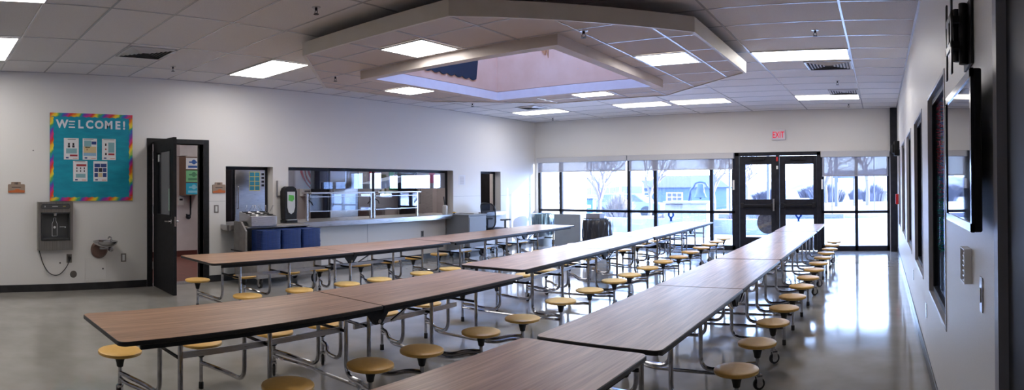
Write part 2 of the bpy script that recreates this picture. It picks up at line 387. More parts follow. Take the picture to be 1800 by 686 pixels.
# ------------------------------------------------------------------ cafeteria tables with attached stools
TT, SZ = .66, .34          # table top and seat heights
def seat_mesh(r):
    m = MB(); m.lathe([(0.001, -.026), (r*.90, -.026), (r*.985, -.020), (r, -.010), (r*.985, -.003), (r*.95, 0), (r*.6, .003), (0.001, .004)], n=32, cap=False); m.ms = [M_seat]; m.mi = [0]*len(m.f)
    return m.mesh('seat')
def bracket_mesh():
    m = MB(); m.lathe([(.016, -.115), (.022, -.11), (.026, -.085), (.036, -.05), (.046, -.034), (.046, -.026)], n=14)
    m.box(-.052, .052, -.014, .014, -.055, -.026); m.ms = [M_rubber]; m.mi = [0]*len(m.f); return m.mesh('seat_bracket')
def foot_mesh():
    m = MB(); m.lathe([(.014, 0), (.018, .002), (.018, .045), (.014, .05)], n=12); m.ms = [M_rubber]; m.mi = [0]*len(m.f); return m.mesh('foot')
def caster_mesh():
    m = MB(); m.m(M_rubber).lathe([(.026, -.011), (.040, -.011), (.044, -.006), (.044, .006), (.040, .011), (.026, .011)], (0.01, 0, .044), 20, axis=1)
    m.m(M_chrome).lathe([(.004, -.013), (.027, -.013), (.027, .013), (.004, .013)], (.01, 0, .044), 16, axis=1)
    m.box(-.012, .03, -.020, -.016, .03, .105); m.box(-.012, .03, .016, .020, .03, .105); m.box(-.016, .03, -.020, .020, .095, .108); m.lathe([(.015, .1), (.015, .13)], n=10)
    return m.mesh('caster')
SEATS = {}; BR = bracket_mesh(); FT = foot_mesh(); CS = caster_mesh()
def round_rect(x0, x1, y0, y1, rr, k=5):
    """corner radii rr in order (x0,y0),(x1,y0),(x1,y1),(x0,y1)"""
    out = []
    for (cx, cy, sx, sy, a0), r in zip(((x0, y0, 1, 1, PI), (x1, y0, -1, 1, 1.5*PI), (x1, y1, -1, -1, 0), (x0, y1, 1, -1, .5*PI)), rr):
        if r <= 0: out.append((cx, cy)); continue
        for j in range(k+1):
            a = a0+PI/2*j/k; out.append((cx+sx*r+r*math.cos(a), cy+sy*r+r*math.sin(a)))
    return out
def cafe_table(start, end, hinge, width, seats, uR, uL, label, tubes=None, rseat=.15, casters=(2, 3), extra_caster=()):
    sx, sy = start; ex, ey = end; L = math.hypot(ex-sx, ey-sy); ang = math.atan2(-(ex-sx), ey-sy)
    root = thing('cafeteria_table', label, 'cafeteria table', ((sx+ex)/2, (sy+ey)/2, 0), ang, 'folding cafeteria tables with stools')
    o = -L/2; hw = width/2
    halves = [(0, L)] if hinge is None else [(0, hinge-.004), (hinge+.004, L)]
    for i, (a, b) in enumerate(halves):
        last = i == len(halves)-1; r0 = .045 if i == 0 else .008; r1 = .045 if last else .008
        P = round_rect(-hw, hw, o+a, o+b, (r0, r0, r1, r1))
        Pin = round_rect(-hw+.004, hw-.004, o+a+.004, o+b-.004, (r0, r0, r1, r1))
        t = MB().prism(Pin, 2, TT-.006, TT).build('tabletop', M_wood, root)
        MB().prism(P, 2, TT-.025, TT-.0015).build('edge_band', M_edge, t, bevel=.004)
        ap = MB(); s0, s1 = o+a+(.13 if i == 0 else .03), o+b-(.13 if last else .03)
        for sgn in (-1, 1):
            u = sgn*(hw-.05); ap.box(u-.012, u+.012, s0, s1, TT-.058, TT-.025)
        ap.build('side_rail', M_black, root)
    # centre beam and hinge
    z = .45
    bm = MB()
    for a, b in halves: bm.box(-.008, .008, o+a+(.5 if a == 0 else .05), o+b-(.5 if b > L-.01 else .05), z-.018, z+.018)
    bm.build('long_rail', M_steel, root)
    if hinge is not None:
        for sgn in (-1, 1):
            u = sgn*(hw-.06)
            h = MB().m(M_black).prism([(o+hinge-.11, TT-.032), (o+hinge+.11, TT-.032), (o+hinge+.03, TT-.13), (o+hinge-.03, TT-.13)], 0, u-.015, u+.015)
            h.m(M_chrome).lathe([(.014, -.022), (.014, .022)], (u, o+hinge, TT-.11), 12, axis=0)
            h.tube([(u, o+hinge-.30, TT-.05), (u, o+hinge-.12, TT-.13)], .009, 6); h.tube([(u, o+hinge+.30, TT-.05), (u, o+hinge+.12, TT-.13)], .009, 6)
            h.build('hinge_bracket', None, root)
    if rseat not in SEATS: SEATS[rseat] = seat_mesh(rseat)
    n = len(seats)
    for i, s in enumerate(seats):
        st = (tubes[i] if tubes else s+(.13 if i < n/2 else -.13)); xs = {}
        for sgn, u in ((1, uR), (-1, uL)):
            us = sgn*u; y = o+s; yt = o+st; xt = sgn*max(.06, min(u-.39, hw-.1)); xs[sgn] = (us, y, xt, yt)
            se = link('stool_seat', SEATS[rseat], root, loc=(us, y, SZ)); link('seat_bracket', BR, se)
            c = (i in casters) or ((i, sgn) in extra_caster)
            MB().lathe([(.0135, .05 if not c else .1), (.0135, SZ-.1)], (us, y, 0), 10).build('stool_post', M_chrome, root)
            ft = link('caster' if c else 'foot', CS if c else FT, root, loc=(us, y, 0), rotz=(.6*sgn if c else 0))
            pts = fillet([(us, y, .185), (us-sgn*.10, y+(yt-y)*.25, .18), (us-sgn*.20, y+(yt-y)*.85, .150), (xt, yt, .145), (xt, yt, TT-.06)], .11, 7)
            MB().tube(pts, .0155, 9).build('stool_arm', M_chrome, root)
        (a, b, c_, d), (a2, b2, c2, d2) = xs[1], xs[-1]
        if i % 2 == 0 or i == n-1:
            MB().tube(fillet([(a2, b2, .15), (a2+.10, b2, .148), (a2+.22, b2+(d2-b2)*.8, .118), (a-.22, b+(d-b)*.8, .118), (a-.10, b, .148), (a, b, .15)], .08), .013, 8).build('cross_tube', M_chrome, root)
        MB().tube([(c2, d2, z-.0), (c_, d, z-.0)], .011, 6).build('leg_brace', M_black, root)
    return root
row_l, row_m, row_r = 'row nearest the serving wall', 'middle row', 'row nearest the right wall'
cafe_table((-5.93, 2.80), (-5.90, 6.42), 1.86, .84, [.32, .96, 1.62, 2.12, 2.85, 3.40], .58, .62,
           'brown cafeteria table in front of the open black door, in the serving wall row', casters=(2, 3))
cafe_table((-5.93, 6.45), (-6.13, 10.35), 2.08, .84, [.35, 1.0, 1.65, 2.25, 2.95, 3.55], .58, .62,
           'cafeteria table beside the grey wheeled cabinet, farther one in the serving wall row')
cafe_table((-3.27, .95), (-3.29, 4.40), 1.77, .735, [.34, .95, 1.57, 2.04, 2.70, 3.27], .455, .64,
           'brown cafeteria table at the lower left of the photo, nearest in the middle row', extra_caster=((0, -1),))
cafe_table((-3.50, 4.67), (-3.67, 8.39), 2.03, .745, [.35, 1.01, 1.69, 2.18, 2.86, 3.54], .575, .60,
           'cafeteria table second in the middle row, directly behind the nearest brown one')
cafe_table((-3.67, 8.42), (-3.80, 12.12), 2.2, .745, [.41, 1.07, 1.76, 2.32, 2.9, 3.55], .62, .58,
           'cafeteria table at the far window end of the middle row')
R3 = dict(rseat=.137)
cafe_table((-1.40, -.95), (-1.40, 2.61), 1.8, .70, [.30, .95, 1.55, 2.1, 2.7, 3.25], .50, .50,
           'cafeteria table cut off by the bottom edge, nearest in the right hand row', **R3)
cafe_table((-1.365, 2.66), (-1.375, 6.16), 1.76, .70, [.29, .87, 1.5, 2.13, 2.7, 3.25], .505, .505,
           'cafeteria table second from the camera in the right hand row, pale from the window light', tubes=[.33, .80, 1.42, 2.33, 2.93, 3.40], **R3)
cafe_table((-1.375, 6.19), (-1.39, 9.90), 1.74, .69, [.33, .93, 1.6, 2.23, 2.87, 3.47], .515, .505,
           'cafeteria table third from the camera in the right hand row, shining with the door reflection', tubes=[.29, .97, 1.47, 2.38, 2.91, 3.5], **R3)
cafe_table((-1.40, 9.93), (-1.43, 11.68), None, .72, [.32, .95, 1.56], .54, .50,
           'short cafeteria table nearest the exit doors at the far end of the right hand row', tubes=[.2, .75, 1.4], casters=(1,), **R3)

# ------------------------------------------------------------------ far windows and doors
def frame_bars(mb, bars, y0, y1):
    for a, b, c, d in bars: mb.box(a, b, y0, y1, c, d)
    return mb
WY = YF+.03
w1 = frame_bars(MB(), [(-8.15, -8.09, 0, 2.13), (-3.22, -3.14, 0, 2.13), (-8.15, -3.14, 0, .10), (-8.15, -3.14, 2.07, 2.13), (-8.15, -3.14, .80, .86),
    (-7.55, -7.47, 0, 2.13), (-5.72, -5.64, 0, 2.13), (-5.06, -4.98, 0, 2.13), (-3.73, -3.65, 0, 2.13)], WY, WY+.09).build('window_1', M_frame, bevel=.004); w1['kind'] = 'structure'
for a, b in ((-8.09, -7.55), (-7.47, -5.72), (-5.64, -5.06), (-4.98, -3.73), (-3.65, -3.22)):
    for c, d in ((.10, .80), (.86, 2.07)): MB().box(a, b, WY+.04, WY+.046, c, d).build('pane', M_glass, w1)
w2 = frame_bars(MB(), [(-1.26, -1.20, 0, 2.13), (.14, .20, 0, 2.13), (-1.26, .20, 0, .11), (-1.26, .20, 2.07, 2.13), (-1.26, .20, .80, .86), (-.545, -.475, 0, 2.13)], WY, WY+.09).build('window_2', M_frame, bevel=.004); w2['kind'] = 'structure'
for a, b in ((-1.20, -.545), (-.475, .14)):
    for c, d in ((.11, .80), (.86, 2.07)): MB().box(a, b, WY+.04, WY+.046, c, d).build('pane', M_glass, w2)
dd = frame_bars(MB(), [(-3.14, -3.05, 0, 2.13), (-1.35, -1.26, 0, 2.13), (-3.14, -1.26, 2.05, 2.13), (-2.235, -2.165, 0, 2.06)], YF+.0, YF+.12).build('door_2', M_frame, bevel=.004); dd['kind'] = 'structure'
for a, b, gx0, gx1 in ((-3.045, -2.24, -2.915, -2.345), (-2.16, -1.355, -2.035, -1.43)):
    lf = MB(); y0, y1 = YF+.03, YF+.075
    lf.box(a, gx0, y0, y1, .01, 2.045); lf.box(gx1, b, y0, y1, .01, 2.045)
    for c, d in ((.01, .29), (.77, 1.11), (1.865, 2.045)): lf.box(gx0, gx1, y0, y1, c, d)
    leaf = lf.build('door_leaf', M_frame, dd, bevel=.003)
    MB().box(gx0, gx1, y0+.018, y0+.026, .29, .77).build('pane', M_glass, leaf); MB().box(gx0, gx1, y0+.018, y0+.026, 1.11, 1.865).build('pane', M_glass, leaf)
    pb = MB(); pb.box(a+.04, b-.04, YF-.035, YF-.005, .955, 1.005); pb.box(a+.03, a+.10, YF-.04, y0, .93, 1.03); pb.box(b-.10, b-.03, YF-.04, y0, .93, 1.03)
    pb.build('panic_bar', mat('dark anodised bar', (.03, .03, .035), .3, .6), leaf, bevel=.004)
    MB().box((a+b)/2-.16, (a+b)/2+.16, YF-.03, y0, 1.955, 2.01).build('door_closer', M_black, leaf, bevel=.005)
MB().box(-2.30, -2.265, YF-.045, YF-.03, .86, 1.12).build('pull_handle', M_steel, dd)
dot = MB().m(plain('red plastic', .6, .02, .02)).box(-2.225, -2.185, YF-.022, YF, 1.93, 2.02); dot.m(M_white).box(-2.225, -2.185, YF-.02, YF, 1.76, 1.83); dot.build('door_alarm', None, dd)
# roller shades
def shade(x0, x1, zb, lab, caps=()):
    o = thing('roller_blind', lab, 'roller shade', ((x0+x1)/2, YF-.03, 2.13)); h = (x1-x0)/2
    MB().box(-h, h, -.05, .028, -.13, -.001).build('cassette', plain('shade cassette', .52, .52, .55, .5), o, bevel=.01)
    MB().box(-h+.03, h-.03, -.002, 0, zb-2.13, -.13).build('fabric', M_shade, o)
    MB().box(-h+.03, h-.03, -.010, .008, zb-2.155, zb-2.13).build('hem_bar', plain('shade hem', .42, .42, .46, .5), o)
shade(-8.14, -5.69, 1.79, 'grey roller shade pulled a little way down over the window beside the left wall')
shade(-5.67, -3.15, 1.79, 'grey roller shade over the window left of the exit doors')
shade(-1.26, .20, 1.615, 'grey roller shade pulled lower over the window right of the exit doors')
for x, lab in ((-3.17, 'small white alarm contact box on the frame left of the exit doors'), (-1.235, 'small white alarm contact box on the frame right of the exit doors')):
    tag(MB().box(x-.02, x+.02, YF-.03, YF+.002, 1.32, 1.53).build('wall_switch_box', M_white, bevel=.004), lab, 'switch box')
# stickers on the glass: ribbons and a round one
m_rib = plain('blue vinyl', .005, .10, .62)
for (x, z, lab) in ((-4.65, .74, 'blue ribbon sticker on the window left of the exit doors'), (-1.755, .755, 'blue ribbon sticker on the right exit door')):
    r = MB(); y = YF+.060 if x < -3 else YF+.044
    for s in (-1, 1): r.prism([(x-.03*s, z+.07 if x < -3 else z+.1), (x-.075*s, z+.05 if x < -3 else z+.1), (x-.075*s, z), (x-.01*s, z-.08), (x-.035*s, z-.13), (x+.01*s, z-.13), (x+.03*s, z-.07), (x-.03*s, z+.0)], 1, y-.003-.0005*s, y-.001)
    r = r.build('ribbon_sticker', m_rib); tag(r, lab, 'sticker')
tag(MB().lathe([(.001, -.004), (.245, -.004), (.245, 0), (.001, 0)], (-2.43+.0, YF+.075+.010, .60), 40, axis=1).build('round_sign', noise_col(plain('round sticker', .4, .33, .36), (.33, .27, .32), (.48, .42, .45), (9, 9, 9), 2)),
    'large round pinkish grey disc behind the lower glass of the left exit door', 'sign')
# exit sign
ex = MB().box(-2.315, -2.015, YF-.06, YF-.001, 2.385, 2.605).build('exit_sign', plain('sign housing', .66, .66, .72, .4), bevel=.006)
tag(ex, 'exit sign with red letters on the wall above the exit doors', 'exit sign')
tm = MB(); add_text(tm, 'EXIT', .19, .0015, M_FW, Vector((-2.165, YF-.0625, 2.43)), bold=.001, sx=.66); tm.build('lettering', emis('exit red', (.62, .003, .03), .8), ex)

# ------------------------------------------------------------------ right wall
m_sill = noise_col(mat('interior window trim', (.30, .30, .34), .35), (.44, .44, .48), (.50, .50, .54), (1, 1, 1), 5)
for k, (a, b) in enumerate(RW_Y):
    f = MB(); x0, x1 = XR-.006, XR+.12; t = .025
    f.box(x0, x1, a, a+t, .61, 2.08); f.box(x0, x1, b-t, b, .61, 2.08); f.box(x0, x1, a+t, b-t, .61, .61+t); f.box(x0, x1, a+t, b-t, 2.08-t, 2.08)
    o = f.build('window_%d' % (k+3), m_sill, bevel=.003); o['kind'] = 'structure'
    g = MB(); g.box(XR+.026, XR+.06, a+t, a+t+.04, .635, 2.055); g.box(XR+.026, XR+.06, b-t-.04, b-t, .635, 2.055); g.box(XR+.026, XR+.06, a+t+.04, b-t-.04, .635, .675); g.box(XR+.026, XR+.06, a+t+.04, b-t-.04, 2.015, 2.055)
    g.build('sash', M_frame, o); MB().box(XR+.036, XR+.042, a+t+.04, b-t-.04, .675, 2.015).build('pane', M_glassd, o)
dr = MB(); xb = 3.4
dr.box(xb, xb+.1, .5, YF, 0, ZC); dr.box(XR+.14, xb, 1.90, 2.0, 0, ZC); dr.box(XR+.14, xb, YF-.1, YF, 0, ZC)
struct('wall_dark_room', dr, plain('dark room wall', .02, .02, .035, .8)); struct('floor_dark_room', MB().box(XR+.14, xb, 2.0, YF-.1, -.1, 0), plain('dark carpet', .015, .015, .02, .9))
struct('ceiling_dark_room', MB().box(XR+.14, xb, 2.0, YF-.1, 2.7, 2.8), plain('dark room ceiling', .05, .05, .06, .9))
for i, (yy, xx, c, z0, z1, lab) in enumerate([(4.40, XR+.082, (.95, .06, .10), 1.52, 2.02, 'red tinsel garland hanging behind the nearest side window, left strand'), (4.36, XR+.082, (.04, .55, .35), .95, 1.50, 'green tinsel garland hanging behind the nearest side window'),
        (4.22, XR+.082, (.90, .18, .28), 1.35, 2.02, 'pinkish red tinsel garland hanging behind the nearest side window, right strand'), (4.12, XR+.082, (.10, .35, .75), 1.0, 2.0, 'blue tinsel garland hanging behind the nearest side window')]):
    g = MB(); z = z0; rnd = random.Random(i)
    while z < z1:
        a = rnd.random()*6.28
        for q in range(4): g.tube([(xx, yy, z), (xx+.035*math.cos(a+q*1.57), yy+.035*math.sin(a+q*1.57), z+rnd.uniform(-.02, .02))], .003, 4)
        z += .022
    g.tube([(xx, yy, z0), (xx, yy, 2.70)], .004, 5)
    tag(g.build('hanging_garland', plain('garland %d' % i, *c, .3)), lab, 'garland', 'tinsel garlands')
# near door on the right
dn = MB().m(plain('aluminium jamb', .28, .28, .32, .4)).box(XR-.012, XR+.05, 1.80, 1.86, 0, 2.599)
dn.m(M_frame).box(XR-.002, XR+.05, .80, 1.80, 2.50, 2.599).box(XR-.002, XR+.05, .75, .80, 0, 2.599)
dn = dn.build('door_3', None); dn['kind'] = 'structure'
MB().box(XR+.02, XR+.06, .80, 1.80, .005, 2.50).build('door_leaf', M_frame, dn)
# television
tv = thing('television', 'flat black framed television hanging tilted flat on the right wall', 'television', (XR-.04, 2.28, 1.545))
tv['label'] = 'black framed television on the right wall below the empty bracket'
MB().box(-.028, .0, -.38, .38, -.262, .262).build('body', M_black, tv, bevel=.006)
f = MB(); t = .028
f.box(-.036, -.026, -.38, .38, -.262, -.262+t); f.box(-.036, -.026, -.38, .38, .262-t, .262); f.box(-.036, -.026, -.38, -.38+t, -.262, .262); f.box(-.036, -.026, .38-t, .38, -.262, .262)
f.build('bezel', plain('black bezel', .02, .02, .024, .2), tv); MB().box(-.031, -.0285, -.353, .353, -.235, .235).build('screen', mat('glossy screen', (.02, .025, .04), .03, 0, spec=1.0), tv)
MB().box(.0, .039, -.12, .12, -.10, .10).build('mount', M_rubber, tv)
# empty bracket
br = thing('tv_wall_bracket', 'empty black television bracket high on the right wall', 'tv bracket', (XR-.001, 2.40, 2.02))
MB().box(-.012, 0, -.10, .10, -.12, .14).build('wall_plate', M_black, br, bevel=.003)
a = MB(); a.tube([(-.03, -.02, -.11), (-.03, -.02, .13)], .018, 10); a.tube([(-.05, .03, -.09), (-.05, .03, .12)], .015, 10); a.box(-.075, -.01, -.03, .04, -.05, -.02); a.box(-.075, -.01, -.03, .04, .05, .08); a.build('arm', M_black, br)
p = MB(); p.box(-.088, -.080, -.10, -.07, -.16, .19); p.box(-.088, -.080, .07, .10, -.16, .15); p.box(-.088, -.080, -.10, .10, -.06, -.03); p.box(-.088, -.080, -.10, .10, .05, .08)
p.box(-.089, -.079, -.03, .03, -.03, .05); p.build('mounting_plate', plain('bracket steel', .05, .05, .055, .35, .5), br, bevel=.002)
# thermostat guard, switch, outlets on the right wall
th = thing('thermostat_switch', 'clear plastic thermostat guard box on the right wall under the television', 'thermostat', (XR, 2.46, 1.105))
MB().box(-.022, -.004, -.04, .04, -.055, .05).build('body', plain('thermostat beige', .5, .48, .44, .5), th, bevel=.004)
f = MB(); f.box(-.032, -.001, -.06, .06, -.07, -.065); f.box(-.032, -.001, -.06, .06, .065, .07); f.box(-.032, -.001, -.06, -.055, -.065, .065); f.box(-.032, -.001, .055, .06, -.065, .065)
for i in range(6): f.box(-.033, -.029, -.055, -.02, -.06+i*.02, -.055+i*.02)
f.build('guard', plain('guard plastic', .8, .8, .82, .25), th)
sw = MB().m(M_steel).box(XR-.006, XR-.001, 2.135, 2.185, .975, 1.10); sw.m(M_white).box(XR-.010, XR-.006, 2.15, 2.17, 1.01, 1.06)
tag(sw.build('light_switch', None), 'steel light switch plate on the right wall beside the dark door', 'light switch')
for y, z, lab in ((4.85, .42, 'small outlet plate low on the right wall between the two nearest windows'), (6.75, .42, 'small outlet plate low on the right wall beyond the second window')):
    tag(MB().box(XR-.006, XR-.001, y-.035, y+.035, z-.055, z+.055).build('wall_outlet', M_steel, bevel=.001), lab, 'outlet')
tag(MB().box(XR-.06, XR-.001, 11.98, 12.1, 1.02, 1.22).build('fire_alarm_switch', plain('alarm red', .6, .02, .02, .35), bevel=.006), 'red fire alarm pull box on the right wall by the corner column', 'fire alarm')
lk = MB().m(M_black).box(XR-.10, XR-.001, 11.2, 11.5, 1.95, 2.22); lk.box(XR-.14, XR-.10, 11.24, 11.46, 2.0, 2.16)
tag(lk.build('wall_speaker', None, bevel=.006), 'small black speaker box high on the far right wall near the column', 'speaker')

# ------------------------------------------------------------------ kitchen behind the serving wall
KX, KC = -11.5, 2.95
M_kwall = noise_col(mat('kitchen wall', (.62, .58, .60), .6), (.58, .54, .56), (.64, .60, .62), (1, 1, 1), 3)
def brick_tile():
    m = mat('red quarry tile', (.2, .06, .04), .35); n, l, b = nodes(m)
    tc = n.new('ShaderNodeTexCoord'); br = n.new('ShaderNodeTexBrick'); br.offset = 0
    br.inputs['Color1'].default_value = (.17, .05, .035, 1); br.inputs['Color2'].default_value = (.21, .065, .045, 1); br.inputs['Mortar'].default_value = (.09, .05, .045, 1)
    br.inputs['Scale'].default_value = 1; br.inputs['Mortar Size'].default_value = .006; br.inputs['Brick Width'].default_value = .15; br.inputs['Row Height'].default_value = .15
    l.new(tc.outputs['Object'], br.inputs['Vector']); l.new(br.outputs['Color'], b.inputs['Base Color']); return m
struct('floor_kitchen', MB().box(KX-.1, XL-.2, 1.5, YF+.14, -.12, 0), brick_tile())
w = MB(); w.box(KX-.1, KX, 1.5, YF+.14, 0, KC); struct('wall_kitchen_back', w, M_kwall)
struct('wall_kitchen_near', MB().box(KX, XL-.2, 1.4, 1.5, 0, KC), M_kwall); struct('wall_kitchen_far', MB().box(KX, XL-.2, YF-.05, YF+.14, 0, KC), M_kwall)
struct('ceiling_kitchen', MB().box(KX-.1, XL-.2, 1.4, YF+.14, KC, KC+.1), M_tile)
struct('baseboard_kitchen', MB().box(KX, KX+.012, 1.5, YF-.06, 0, .12), plain('dark red base tile', .10, .03, .025, .4))
for y in (3.2, 6.4, 9.2, 11.6):  # unseen lamps added so the kitchen gets light
    o = thing('ceiling_light', 'added unseen light panel for the kitchen, hidden above the serving openings', 'ceiling light', (-10.0, y, KC-.002), 0, 'added kitchen lights')
    MB().box(-.6, .6, -.28, .28, -.01, 0).build('frame', M_tbar, o); MB().box(-.57, .57, -.25, .25, -.013, -.0105).build('diffuser', M_lamp, o)
# window frames and glass of the serving openings (at the back face of the wall)
gxp = XL-.18
for n_, (a, b, c, d), mul in (('window_9', LW_H[1], ()), ('window_10', LW_H[2], (7.60,)), ('window_11', LW_H[3], ())):
    f = MB(); x0, x1 = gxp-.02, gxp+.02
    f.box(x0, x1, a, b, d-.05, d); f.box(x0, x1, a, a+.03, c, d-.05); f.box(x0, x1, b-.03, b, c, d-.05)
    for m_ in mul: f.box(x0, x1, m_-.015, m_+.015, c+.03, d-.05)
    o = f.build(n_, M_frame, bevel=.002); o['kind'] = 'structure'
    if n_ == 'window_10': MB().box(gxp-.004, gxp+.001, a+.03, b-.03, 1.40, d-.05).build('pane', M_kglass, o)
    # plaster sill
# steel counters
def counter(y0, y1, xf, lab, z=.862):
    P = round_rect(XL-.5, xf, y0, y1, (.0, .06, .06, .0)); m = MB().prism(P, 2, z-.055, z)
    m.prism(round_rect(XL-.5, xf-.03, y0+.02, y1-.02, (.0, .05, .05, .0)), 2, z-.07, z-.055)
    return tag(m.build('serving_counter', M_steel, bevel=.006), lab, 'counter')
# the counters pass through the openings: cut the wall side strips
def counter2(y0, y1, h0, h1, xf, lab, z):
    m = MB(); m.prism(round_rect(XL+.002, xf, y0, y1, (0, .06, .06, 0)), 2, z-.06, z); m.box(XL-.6, XL+.002, h0+.002, h1-.002, z-.001, z+.002)
    m.prism(round_rect(XL+.002, xf-.03, y0+.02, y1-.02, (0, .05, .05, 0)), 2, z-.085, z-.06)
    return tag(m.build('serving_counter', M_steel, bevel=.004), lab, 'counter', 'stainless serving ledges')
counter2(4.32, 4.92, 4.41, 5.27, -7.98, 'short stainless steel ledge under the small serving window beside the door', .865)
counter2(5.62, 9.38, 5.57, 9.69, -7.95, 'long stainless steel serving ledge under the wide serving window', .865)
counter2(10.55, 11.40, 10.63, 11.385, -8.02, 'short steel ledge under the farthest small opening behind the office chair', .865)
# sneeze guards
for y0, y1, lab in ((5.93, 7.35, 'left glass sneeze guard with chrome frame on the serving ledge'), (7.43, 8.56, 'right glass sneeze guard with chrome frame on the serving ledge')):
    o = thing('sneeze_guard', lab, 'sneeze guard', (-8.2, (y0+y1)/2, .868), 0, 'sneeze guards'); h = (y1-y0)/2
    for y in (-h, h): MB().box(-.02, .02, y-.018, y+.018, 0, .47).build('post', M_steel, o, bevel=.003)
    MB().box(-.16, .12, -h, h, .455, .478).build('top_rail', M_steel, o, bevel=.003)
    MB().box(.025, .031, -h+.03, h-.03, .16, .44).build('front_glass', M_kglass, o)
    g = MB(); g.box(.018, .036, -h+.02, h-.02, .15, .162); g.box(.018, .036, -h+.02, h-.02, .395, .405); g.build('glass_edge', M_steel, o)
    for y in (-h, h): MB().tube([(0, y, .36), (.05, y+(.06 if y < 0 else -.06), .31), (.03, y+(.10 if y < 0 else -.10), .26)], .009, 7).build('hinge_knob', M_frame, o)
# food wells behind guards
for y, lab in ((6.1, 'nearest'), (6.75, 'second'), (7.4, 'third'), (8.05, 'farthest')):
    o = MB(); o.box(-8.98, -8.52, y-.25, y+.25, .80, .84); o.box(-8.96, -8.54, y-.23, y+.23, .84, .855)
    tag(o.build('food_pan', M_steel, bevel=.004), lab+' steel food well behind the sneeze guards', 'food pan')
o = thing('steam_table', 'stainless steam table standing behind the wide serving window', 'steam table', (-8.75, 7.3, 0))
MB().box(-.29, .32, -1.7, 1.7, .12, .798).build('body', M_steel, o, bevel=.01)
for x in (-.22, .22):
    for y in (-1.5, 1.5): MB().lathe([(.02, 0), (.02, .12)], (x, y, 0), 10).build('leg', M_steel, o)
# refrigerators
def fridge(y0, y1, x, h, lab, ndoor=1):
    o = thing('refrigerator', lab, 'refrigerator', (x-.35, (y0+y1)/2, 0), 0, 'steel kitchen refrigerators'); w_ = (y1-y0)/2
    MB().box(-.33, .30, -w_, w_, .10, h).build('body', M_frame, o, bevel=.01)
    for k in range(ndoor):
        a = -w_+.06+k*(2*w_-.06)/ndoor; b = -w_+(k+1)*(2*w_-.06)/ndoor
        d = MB().box(.302, .35, a, b, .15, h-.06).build('door', M_steel, o, bevel=.006)
        MB().tube(fillet([(.35, a+.05, 1.0), (.39, a+.05, 1.0), (.39, a+.05, 1.45), (.35, a+.05, 1.45)], .02), .011, 8).build('handle', M_chrome, d)
    for yy in (-w_+.08, w_-.08):
        for xx in (-.27, .24): MB().lathe([(.03, 0), (.03, .10)], (xx, yy, 0), 10).build('leg', M_frame, o)
    return o
fridge(5.92, 6.86, -10.75, 1.98, 'steel refrigerator with blue sheets on its door seen through the small serving window')
fridge(8.36, 9.30, -10.75, 1.98, 'steel refrigerator seen through the left half of the wide serving window')
fridge(11.2, 11.88, -10.75, 1.98, 'steel refrigerator with a pink sheet at the right end of the wide serving window')
m_cal = plain('teal print', .04, .30, .45, .6); m_yel = plain('yellow print', .75, .62, .15, .6); m_blue = plain('blue print', .02, .10, .38, .6)
def sheet(x, y0, y1, z0, z1, base, marks, lab, cat='paper', name='hanging_paper', th=.002, group=None):
    m = MB().m(base).box(x, x+th, y0, y1, z0, z1)
    for c, a, b, c0, d0 in marks:
        m.m(c).box(x+th, x+th+.0008, y0+(y1-y0)*a, y0+(y1-y0)*b, z0+(z1-z0)*c0, z0+(z1-z0)*d0)
    return tag(m.build(name, None), lab, cat, group)
fx = -10.395
sheet(fx, 6.10, 6.35, 1.36, 1.74, m_yel, [(m_cal, .05+.48*i, .47+.48*i, .04+.24*j, .25+.24*j) for i in range(2) for j in range(4)], 'teal calendar grid with yellow lines on the refrigerator door')
sheet(fx, 6.37, 6.46, 1.43, 1.73, plain('pale print', .45, .48, .55), [(M_frame, .15, .85, .06+.25*j, .20+.25*j) for j in range(4)], 'narrow strip of small photos on the refrigerator door')
sheet(fx, 6.47, 6.58, 1.43, 1.73, m_blue, [(m_cal, .1, .3, .1, .9)], 'plain dark blue sheet on the refrigerator door')
sheet(fx, 11.30, 11.52, 1.52, 1.82, plain('pink paper', .75, .12, .25), [], 'pink paper sheet seen at the right end of the wide serving window')
# hanging signs / posters in the kitchen
def hang(x, y0, y1, z0, z1, m_, marks, lab): return sheet(x, y0, y1, z0, z1, m_, marks, lab, 'poster', 'hanging_poster', .006)
hang(-11.495, 10.95, 11.4, 1.35, 1.84, plain('green print', .02, .32, .12), [(M_paper, .3, .42, .1, .8), (M_paper, .42, .62, .7, .85), (M_paper, .6, .7, .1, .8)], 'green poster with a white arch shape inside the kitchen')
hang(-11.495, 10.25, 10.45, 1.58, 1.82, plain('red print', .6, .02, .02), [], 'small red sign on the kitchen back wall')
hang(-11.495, 10.6, 10.85, 1.2, 1.75, plain('olive print', .16, .16, .10), [(M_paper, .3, .7, .1, .4)], 'olive poster on the kitchen back wall')
# flag and paper towel holder
fl_ = MB(); m_red = plain('flag red', .42, .02, .04, .8); m_fw = plain('flag white', .6, .56, .58, .8)
for k in range(9):
    fl_.m(m_red if k % 2 == 0 else m_fw); y = 8.10+k*.052
    for j in range(6):
        def q(yy, jj): return (KX+.03+.015*math.sin(yy*30+jj), yy+.045*jj*(jj/6), 1.86-.075*jj)
        a, b, c, d = q(y, j), q(y+.052, j), q(y+.052, j+1), q(y, j+1)
        fl_.add([a, b, c, d, *[(p[0]+.004, p[1], p[2]) for p in (a, b, c, d)]], [(0, 1, 2, 3), (7, 6, 5, 4), (0, 4, 5, 1), (1, 5, 6, 2), (2, 6, 7, 3), (3, 7, 4, 0)])
tag(fl_.build('striped_flag', None), 'red and white striped flag draped on the kitchen back wall', 'flag')
o = thing('mounted_box', 'small pale box mounted below the striped flag in the kitchen', 'box', (KX+.001, 8.22, 1.22)); MB().box(0, .12, -.12, .12, 0, .17).build('body', M_paper, o, bevel=.006)
MB().box(.141, .144, -.08, .08, .03, .13).build('print', plain('grey print', .2, .2, .24), o)
